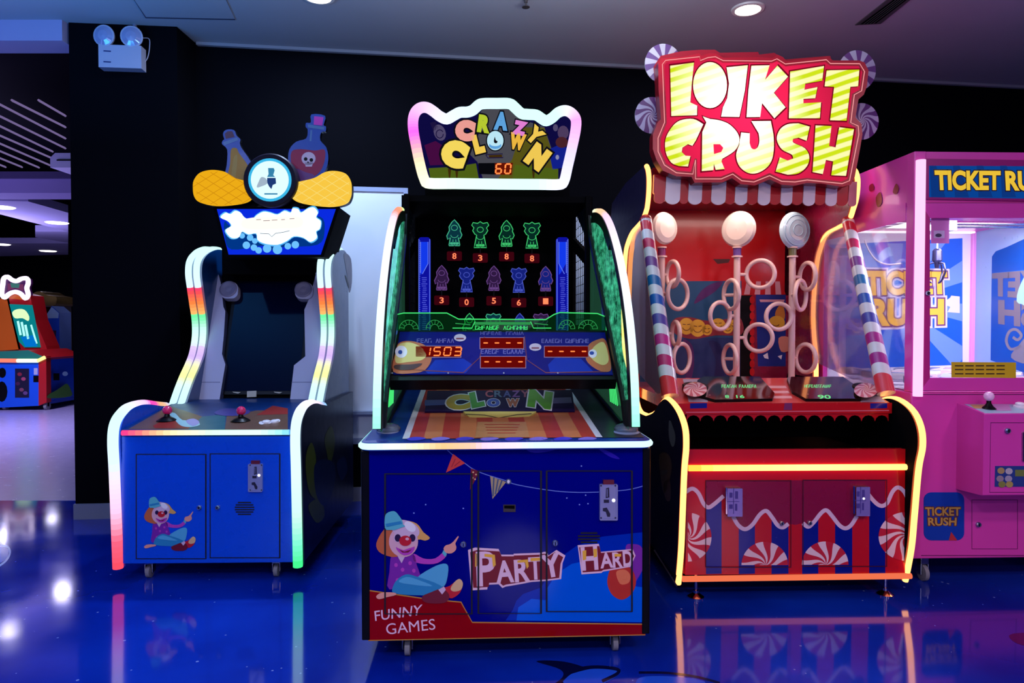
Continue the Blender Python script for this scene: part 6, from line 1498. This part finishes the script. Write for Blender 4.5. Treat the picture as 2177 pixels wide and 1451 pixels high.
rails = MB().tube([Vector((.05, .35, tz-.03)), Vector((WID-.05, .35, tz-.03))], .010, STEEL, 8).tube([Vector((.05, .45, tz-.03)), Vector((WID-.05, .45, tz-.03))], .010, STEEL, 8).box(.30, .42, .32, .48, tz-.07, tz-.02, mat('claw_gantry', (150, 150, 170), .4))
rails.build('gantry', MP)
# claw with cable and fingers
cc = fP.y(1992, 570, .40); cl_ = MB(); cw = mat('claw_dark_metal', (70, 70, 110), .3, .8)
cl_.lathe([(.014, .10), (.022, .09), (.024, .04), (.014, .03), (.01, 0)], cw, (cc.x, .40, cc.z), (0, 0, 1), 14)
for k in range(3):
    an = 2*math.pi*k/3 + .6; dx, dy = math.cos(an), math.sin(an)
    cl_.tube([Vector((cc.x + dx*r, .40 + dy*r, cc.z + h)) for r, h in ((.012, .03), (.05, .02), (.062, -.02), (.04, -.06), (.022, -.075))], .005, cw, 6)
clo = cl_.build('claw', MP)
MB().tube([Vector((cc.x, .40, cc.z+.09)), Vector((cc.x, .40, tz-.05))], .004, WHITE, 6).build('claw_cord', clo)
cab_ = [fP.y(px, py, yy) for px, py, yy in ((1838, 510, .6), (1846, 530, .6), (1862, 552, .55), (1885, 562, .5), (1915, 560, .45))]
MB().tube(smooth([tuple(p) for p in cab_], 5), .004, WHITE, 6).build('cable', MP)
# control box
xb, yb2 = .215, -.175
zb0, zb1 = .405, .80
cbx = MB().prism([Vector((xb, 0, zb0)), Vector((xb, yb2, zb0+.012)), Vector((xb, yb2, .775)), Vector((xb, 0, zb1))], (.53, 0, 0), PNK)
cbo = cbx.build('control_box', MP, .004)
gB = Surf(fP, (0, yb2, 0), (0, -1, 0)); tn = Vector((0, -(zb1-.775), -yb2)).normalized(); gT = Surf(fP, (0, 0, zb1), Vector((0, -(zb1-.775), .175)).normalized())
tp = MB(); tp.dp(gT, [(2050, 859), (2300, 859), (2330, 878), (2094, 878)], mat('control_pale_blue', (150, 180, 200), .35), 1)
tp.dp(gT, [(2062, 860), (2095, 860), (2100, 868), (2072, 868)], mat('control_gold', (200, 160, 90), .35), 2); tp.dp(gT, [(2110, 860), (2145, 860), (2150, 873), (2118, 873)], mat('control_mauve', (190, 140, 190), .35), 2)
tp.build('control_print', cbo)
jb = gT(2102, 868); jz = fP.y(2103, 842, jb.y).z
j = MB().lathe([(.030, 0), (.016, .014), (.010, .024), (.007, jz-jb.z)], BLACK, jb, (0, 0, 1), 16).sphere((jb.x, jb.y, jz), .0215, mat('knob_blush', (240, 185, 225), .25, coat=.5)); j.build('joystick', cbo)
pb_ = gT(2168, 866); MB().lathe([(.026, 0), (.026, .008), (.020, .010), (.019, .020), (.012, .024), (1e-4, .025)], mat('button_white', (225, 215, 225), .3), pb_, gT.n, 18).build('push_button', cbo)
bd = MB().line(gB, [(2106, 898), (2330, 898), (2330, 1046), (2104, 1046)], 1.6, GAP, 1, True); bdo = bd.build('hatch', cbo)
lock(gB, 2141, 915, .012, bdo)
MB().plate(gB, rrect(2172, 917, 2215, 980, 3), STEEL, .008, None, .008).build('coin_plate', bdo)
stk = MB().plate(gB.up(.002), [(2116, 990), (2260, 990), (2260, 1034), (2115, 1034)], mat('panel_print_blue', (40, 60, 130), .35), .002)
for x, y, c_ in ((2128, 1000, (170, 140, 90)), (2145, 1001, (180, 170, 180)), (2126, 1017, (150, 130, 140)), (2144, 1017, (160, 150, 170)), (2130, 1029, (130, 130, 60)), (2146, 1029, (170, 150, 80))): stk.dp(gB.up(.002), ell(x, y, 8, 7, 10), mat('panel_print_%d_%d' % (x, y), c_, .4), 1)
stk.dp(gB.up(.002), [(2158, 998), (2250, 998), (2250, 1012), (2158, 1012)], mat('panel_print_olive', (110, 120, 60), .4), 1)
stk.build('printed_panel', bdo)
# lower door and round-cornered print
ld = MB().line(gF, [(2066, 1062), (2163, 1062), (2163, 1166), (2066, 1166)], 1.6, GAP, 1, True).build('lower_hatch', MP); lock(gF, 2079, 1114, .012, ld)
MB().line(gF, [(1958, 1180), (2330, 1180)], 1.6, GAP, 1).line(gF, [(1960, 838), (2330, 838)], 1.6, GAP, 1).build('seams', MP)
dc = MB().plate(gF.up(.002), rrect(1964, 1046, 2050, 1148, 16), mat('decal_royal', (20, 60, 165), .3), .002)
for t_, qq in (('TICKET', ((1968, 1095), (2041, 1095), (2041, 1078), (1967, 1078))), ('RUSH', ((1974, 1116), (2032, 1116), (2033, 1100), (1973, 1100)))):
    dc.txt(gF.up(.002), t_, qq, mat('decal_brown', (95, 45, 40), .4), 1, .10); dc.txt(gF.up(.002), t_, qq, mat('decal_gold', (195, 150, 70), .4), 2, .03)
dc.dp(gF.up(.002), [(2017, 1148), (2022, 1130), (2034, 1146), (2034, 1148)], mat('decal_red', (190, 45, 50), .4), 1)
dc.build('ticket_decal', MP)
for x, y in ((.105, .06), (.88, .06), (.08, .86), (.88, .86)): caster(MP, x, y, big=1.45, top=.09)
# prizes heaped inside
PZ = [mat('prize_white', (225, 225, 235), .5), mat('prize_pale_blue', (150, 165, 210), .5), mat('prize_grey_blue', (105, 115, 165), .5), mat('prize_blush', (225, 200, 215), .5)]
pr_ = random.Random(11); first = None
protos = []
for k in range(4):
    m = MB(); b = [Vector(((i & 1)*.11-.055, ((i >> 1) & 1)*.07-.035, ((i >> 2) & 1)*.035)) for i in range(8)]
    m.box(-.052, .052, -.035, .035, 0, .03, PZ[k]); m.box(-.05, .05, -.030, .030, .03, .036, PZ[(k+1) % 4]); m.box(-.056, -.040, -.036, .036, -.001, .032, PZ[(k+2) % 4])
    protos.append(m)
i = 0; objs = {}
spots = []
for gx in range(6):
    for gy in range(4):
        spots.append((.11 + gx*.148 + pr_.uniform(-.006, .006), .12 + gy*.205 + pr_.uniform(-.02, .02)))
for (x, y) in spots:
    k = pr_.randrange(4); zb = zd0 + .018
    if k not in objs: o = protos[k].build('prize_packet', None, .006); objs[k] = o
    else: o = objs[k].copy(); COL.objects.link(o)
    o.matrix_world = fP.M @ Matrix.Translation((x, y, zb + .014)) @ Matrix.Rotation(pr_.uniform(0, 6.28), 4, 'Z') @ Matrix.Rotation(pr_.uniform(-.14, .14), 4, 'X') @ Matrix.Rotation(pr_.uniform(-.14, .14), 4, 'Y')
    tag(o, 'small white and blue prize packet in the heap inside the pink claw machine', 'prize', 'prizes heaped inside the pink claw machine')
# ================================================================= machines across the hall
fA = Frame((50-1088)*9.9/1500, 9.9, 0)
MA = thing('arcade_machine', 'distant orange and blue arcade machine with a bow shaped white neon top', 'arcade machine', fA)
aF = Surf(fA, (0, 0, 0), (0, -1, 0))
FB, FO, FRd = mat('far_blue', (10, 75, 195), .35), mat('far_orange', (205, 95, 25), .35), mat('far_red', (165, 20, 25), .35)
b = MB().plate(aF, [(-40, 764), (84, 766), (84, 862), (-40, 868)], FB, .9)
b.plate(aF.up(.002), [(82, 766), (98, 757), (99, 855), (82, 862)], FRd, .10)
b.plate(aF.up(-.1), [(80, 766), (99, 760), (99, 852), (80, 860)], FB, .8)
sX = Surf(fA, (aF(99, 800, -.1).x, 0, 0), (1, 0, 0))
b.dp(sX, smooth([(103, 838), (118, 830), (130, 822), (142, 815), (150, 828), (150, 842), (103, 846)], 3, True), mat('far_green', (70, 120, 45), .4), 6).dp(sX, [(113, 793), (126, 793), (126, 808), (113, 808)], BLACK, 6).dp(sX, ell(138, 794, 6, 5, 10), mat('far_pale', (150, 190, 220), .4), 6)
b.dp(aF, [(32, 783), (62, 783), (62, 845), (32, 845)], mat('far_hole_navy', (15, 10, 40), .4), 2)
for x, y, c_ in ((42, 795, (120, 30, 50)), (50, 805, (150, 60, 90)), (46, 828, (110, 60, 80)), (38, 815, (60, 20, 60)), (54, 835, (90, 60, 110))): b.dp(aF, ell(x, y, 5, 4, 10), mat('far_spot_%d' % y, c_, .4), 4)
b.dp(aF, [(72, 782), (80, 782), (80, 796), (72, 796)], mat('far_plate', (160, 160, 190), .4), 2); b.dp(aF, [(71, 798), (82, 798), (82, 812), (71, 812)], BLACK, 2)
b.dp(aF, ell(5, 792, 8, 11, 12), BLACK, 2); b.dp(aF, ell(4, 832, 12, 22, 12), BLACK, 2)
b.build('cabinet', MA)
for px in (4, 92): MB().lathe([(.02, -.02), (.055, -.02), (.055, .02), (.02, .02)], RUBBER, (aF(px, 860).x, .08, FZ+.055), (1, 0, 0), 14).box(aF(px, 860).x-.02, aF(px, 860).x+.02, .06, .10, FZ+.05, .10, BLACK).build('caster', MA)
MB().plate(aF.up(.02), [(-40, 748), (60, 744), (98, 760), (84, 767), (-40, 765)], mat('far_deck_green', (30, 110, 90), .35), .85, FRd).build('deck', MA)
p_ = [aF(x, y, .03) for x, y in ((-40, 765), (40, 766), (84, 766), (98, 759))]
MB().tube(p_, .028, LEDM, 6, cols=[rgb((255, 120, 100)), rgb((230, 255, 220)), rgb((255, 240, 150)), rgb((255, 240, 150))]).build('led_lip', MA)
sA2 = Surf(fA, (0, .45, 0), (0, -1, 0))
MB().plate(sA2, [(-40, 640), (18, 632), (44, 742), (-40, 748)], FO, .25).build('side_wing', MA)
MB().plate(sA2, [(14, 632), (40, 622), (64, 628), (74, 680), (98, 735), (104, 758), (84, 760), (40, 745)], FRd, .3).dp(sA2, [(18, 634), (30, 622), (52, 626), (56, 638)], FO, 1).build('screen_housing', MA)
sA3 = sA2.up(.03)
sc = MB().plate(sA3, [(20, 646), (66, 648), (84, 738), (52, 738), (40, 726)], glow('far_screen_teal', (10, 140, 150), .8), .03)
W8 = glow('far_screen_white', (170, 255, 240), 1.2)
sc.dp(sA3, smooth([(26, 664), (36, 657), (52, 658), (62, 672), (60, 682), (48, 676), (32, 676)], 3, True), glow('far_screen_yellow', (220, 255, 190), 1.1), 1)
for x, y in ((38, 682), (46, 684), (54, 690)): sc.line(sA3, [(x, y), (x+6, y+30)], 5, W8, 1)
sc.line(sA3, [(66, 690), (78, 730)], 4, W8, 1); sc.dp(sA3, [(44, 716), (70, 712), (80, 736), (54, 737)], glow('far_screen_blue', (0, 120, 215), .9), 1)
sc.build('screen', MA)
ct = [(6, 604), (8, 592), (16, 588), (26, 595), (36, 597), (46, 592), (58, 592), (60, 602), (57, 612), (60, 626), (54, 634), (44, 624), (32, 620), (20, 624), (10, 632), (4, 624)]
sA4 = sA2.up(.06); cpx = smooth(ct, 4, True)
mk_ = MB().plate(sA4.up(-.02), cpx, mat('far_marquee_plum', (70, 20, 75), .4), .1).dp(sA4.up(-.02), [(16, 602), (50, 604), (50, 618), (32, 612), (16, 618)], glow('far_marquee_pink', (130, 60, 110), .7), 1).dp(sA4.up(-.02), [(22, 601), (42, 603), (40, 612), (24, 611)], glow('far_marquee_teal', (70, 130, 130), .7), 2)
mko = mk_.build('marquee', MA)
tb_ = [sA4(x, y) for x, y in cpx]
MB().tube(tb_, .032, glow('far_neon_white', (245, 225, 255), 1.6), 8, True).build('neon_outline', mko)
fB = Frame((112-1088)*10.9/1500, 10.9, 0)
MBk = thing('arcade_machine', 'blue machine with a pointed tower, far away between the pillar and the orange machine', 'arcade machine', fB)
bF = Surf(fB, (0, 0, 0), (0, -1, 0))
MB().plate(bF, [(99, 755), (165, 753), (165, 846), (99, 850)], mat('far_sky_blue', (15, 95, 200), .35), .8).build('cabinet', MBk)
MB().plate(Surf(fB, (0, .4, 0), (0, -1, 0)), [(98, 672), (110, 650), (126, 664), (127, 752), (100, 752)], FB, .3, mat('far_tower_side', (120, 150, 200), .4)).dp(Surf(fB, (0, .4, 0), (0, -1, 0)), [(99, 668), (110, 652), (125, 665), (124, 676), (100, 676)], mat('far_pale', (150, 190, 220), .4), 1).dp(Surf(fB, (0, .4, 0), (0, -1, 0)), [(104, 702), (120, 702), (116, 745), (104, 745)], mat('far_tower_dark', (50, 30, 60), .4), 1).build('tower', MBk)
for px in (104, 150): MB().lathe([(.055, -.02), (.055, .02)], RUBBER, (bF(px, 850).x, .1, FZ+.055), (1, 0, 0), 14).build('caster', MBk)
fC = Frame((90-1088)*11.8/1500, 11.8, 0)
MC = thing('arcade_machine', 'distant machine with a gold shell shaped canopy behind the neon bow', 'arcade machine', fC)
cF = Surf(fC, (0, 0, 0), (0, -1, 0))
MB().plate(cF, smooth([(64, 640), (70, 624), (84, 619), (98, 626), (108, 628), (120, 632), (118, 646), (108, 650), (88, 648), (66, 652)], 4, True), mat('far_gold', (170, 140, 75), .3, .5), .5).build('canopy', MC)
MB().plate(Surf(fC, (0, .1, 0), (0, -1, 0)), [(72, 646), (112, 646), (116, 836), (70, 838)], mat('far_ivory', (150, 140, 130), .4), .5).dp(Surf(fC, (0, .1, 0), (0, -1, 0)), [(84, 652), (108, 652), (108, 700), (88, 690)], BLACK, 1).build('cabinet', MC)
for px in (76, 110): MB().lathe([(.05, -.02), (.05, .02)], RUBBER, (cF(px, 840).x, .3, FZ+.05), (1, 0, 0), 14).build('caster', MC)
# ================================================================= light
def area(name, loc, size, col, power, rot=(0, 0, 0), sy=None, spread=None):
    l = bpy.data.lights.new(name, 'AREA'); l.energy = power; l.color = [lin(c) for c in col]; l.size = size
    if sy: l.shape = 'RECTANGLE'; l.size_y = sy
    if spread: l.spread = math.radians(spread)
    o = bpy.data.objects.new(name, l); o.location = loc; o.rotation_euler = [math.radians(a) for a in rot]; COL.objects.link(o); return o
for x, y, c, p in ((-2.6, .2, (190, 205, 255), 40), (-.6, -.6, (225, 225, 255), 55), (1.4, -.6, (255, 225, 235), 50), (3.2, .4, (255, 210, 230), 36), (-.6, -2.6, (225, 225, 255), 40), (1.9, -2.6, (240, 225, 255), 40)):
    area('room_downlight_lamp', (x, y, HZ-.02), .35, c, p)
area('room_downlight_lamp', (cz(1590, 18).x, cz(1590, 18).y, HZ-.02), .15, (225, 230, 255), 30)
c_ = cz(676, -9); area('room_downlight_lamp', (c_.x, c_.y-.0, HZ-.02), .15, (190, 215, 255), 40)
# added point lights behind the camera, filling the machine fronts and the ceiling
for x, c, p in ((-2.2, (160, 190, 255), 48), (.6, (225, 222, 255), 52), (3.0, (255, 210, 230), 36)):
    l = bpy.data.lights.new('front_fill', 'POINT'); l.energy = p; l.color = [lin(v) for v in c]; l.shadow_soft_size = .45
    o = bpy.data.objects.new('front_fill', l); o.location = (x, -2.8, 1.5); COL.objects.link(o)
# added uplights out of view, washing the ceiling
for x, y, s_, c, p in ((-2.6, 2.6, 1.0, (60, 160, 255), 60), (-.8, 2.0, .9, (150, 200, 255), 42), (.35, 2.5, .8, (222, 232, 240), 54), (3.4, 2.8, .8, (190, 165, 235), 7), (-4.0, 3.4, .8, (130, 150, 255), 10)):
    area('ceiling_fill', (x, y, 2.25), s_, c, p, (180, 0, 0))
# lamps of the claw machine, and a fill light added in the red machine
M3 = lambda fr, p: fr.M @ Vector(p)
def inside(fr, p, size, c, pw, rot=(0, 0, 0), sy=None):
    o = area('machine_lamp_and_fill', M3(fr, p), size, c, pw, rot, sy); o.rotation_euler[2] += fr.yaw; return o
inside(fR, (0, .80, 1.85), .8, (255, 225, 215), 5, (0, 0, 0), .3)  # added under the roof to brighten the red machine's inside
inside(fP, (.48, .3, tz-.04), .7, (245, 240, 255), 14, (0, 0, 0), .35)
inside(fP, (.48, .12, tz-.10), .7, (245, 240, 255), 6, (60, 0, 0), .1)
for px, py, p in ((121, 473, 6), (3, 440, 2), (102, 533, 3), (2, 519, 10)):
    c = c26(px, py); area('hall_lamp_and_fill', (c.x, c.y, 2.6), .16, (210, 205, 255), p)
area('hall_lamp_and_fill', (-6.3, 7.4, 2.4), .4, (205, 200, 255), 220)  # added fill beyond the left edge of view, brightening the hall machines
area('hall_up_fill', (-7.5, 9.6, 1.9), 1.2, (185, 175, 255), 75, (180, 0, 0))  # added upward fill for the lower hall ceilings
area('hall_up_fill', (-6.0, 6.4, 1.9), 1.0, (170, 150, 255), 30, (180, 0, 0))  # added upward fill in the nearer part of the hall
w = bpy.data.worlds.new('dim_room'); w.use_nodes = True
w.node_tree.nodes['Background'].inputs[0].default_value = (.35, .4, .8, 1); w.node_tree.nodes['Background'].inputs[1].default_value = .03
SC.world = w
# ================================================================= camera
cam = bpy.data.cameras.new('camera'); cam.sensor_width = 36; cam.lens = F/W*36; cam.clip_start = .05
co = bpy.data.objects.new('camera', cam); co.location = CAM; co.rotation_euler = (math.pi/2 - PITCH, 0, 0); COL.objects.link(co)
SC.camera = co
SC.view_settings.view_transform = 'Standard'; SC.view_settings.look = 'None'
SC.view_settings.exposure = 0.0; SC.view_settings.gamma = 1.0; SC.view_settings.use_curve_mapping = False
SC.cycles.max_bounces = 8; SC.cycles.transparent_max_bounces = 16
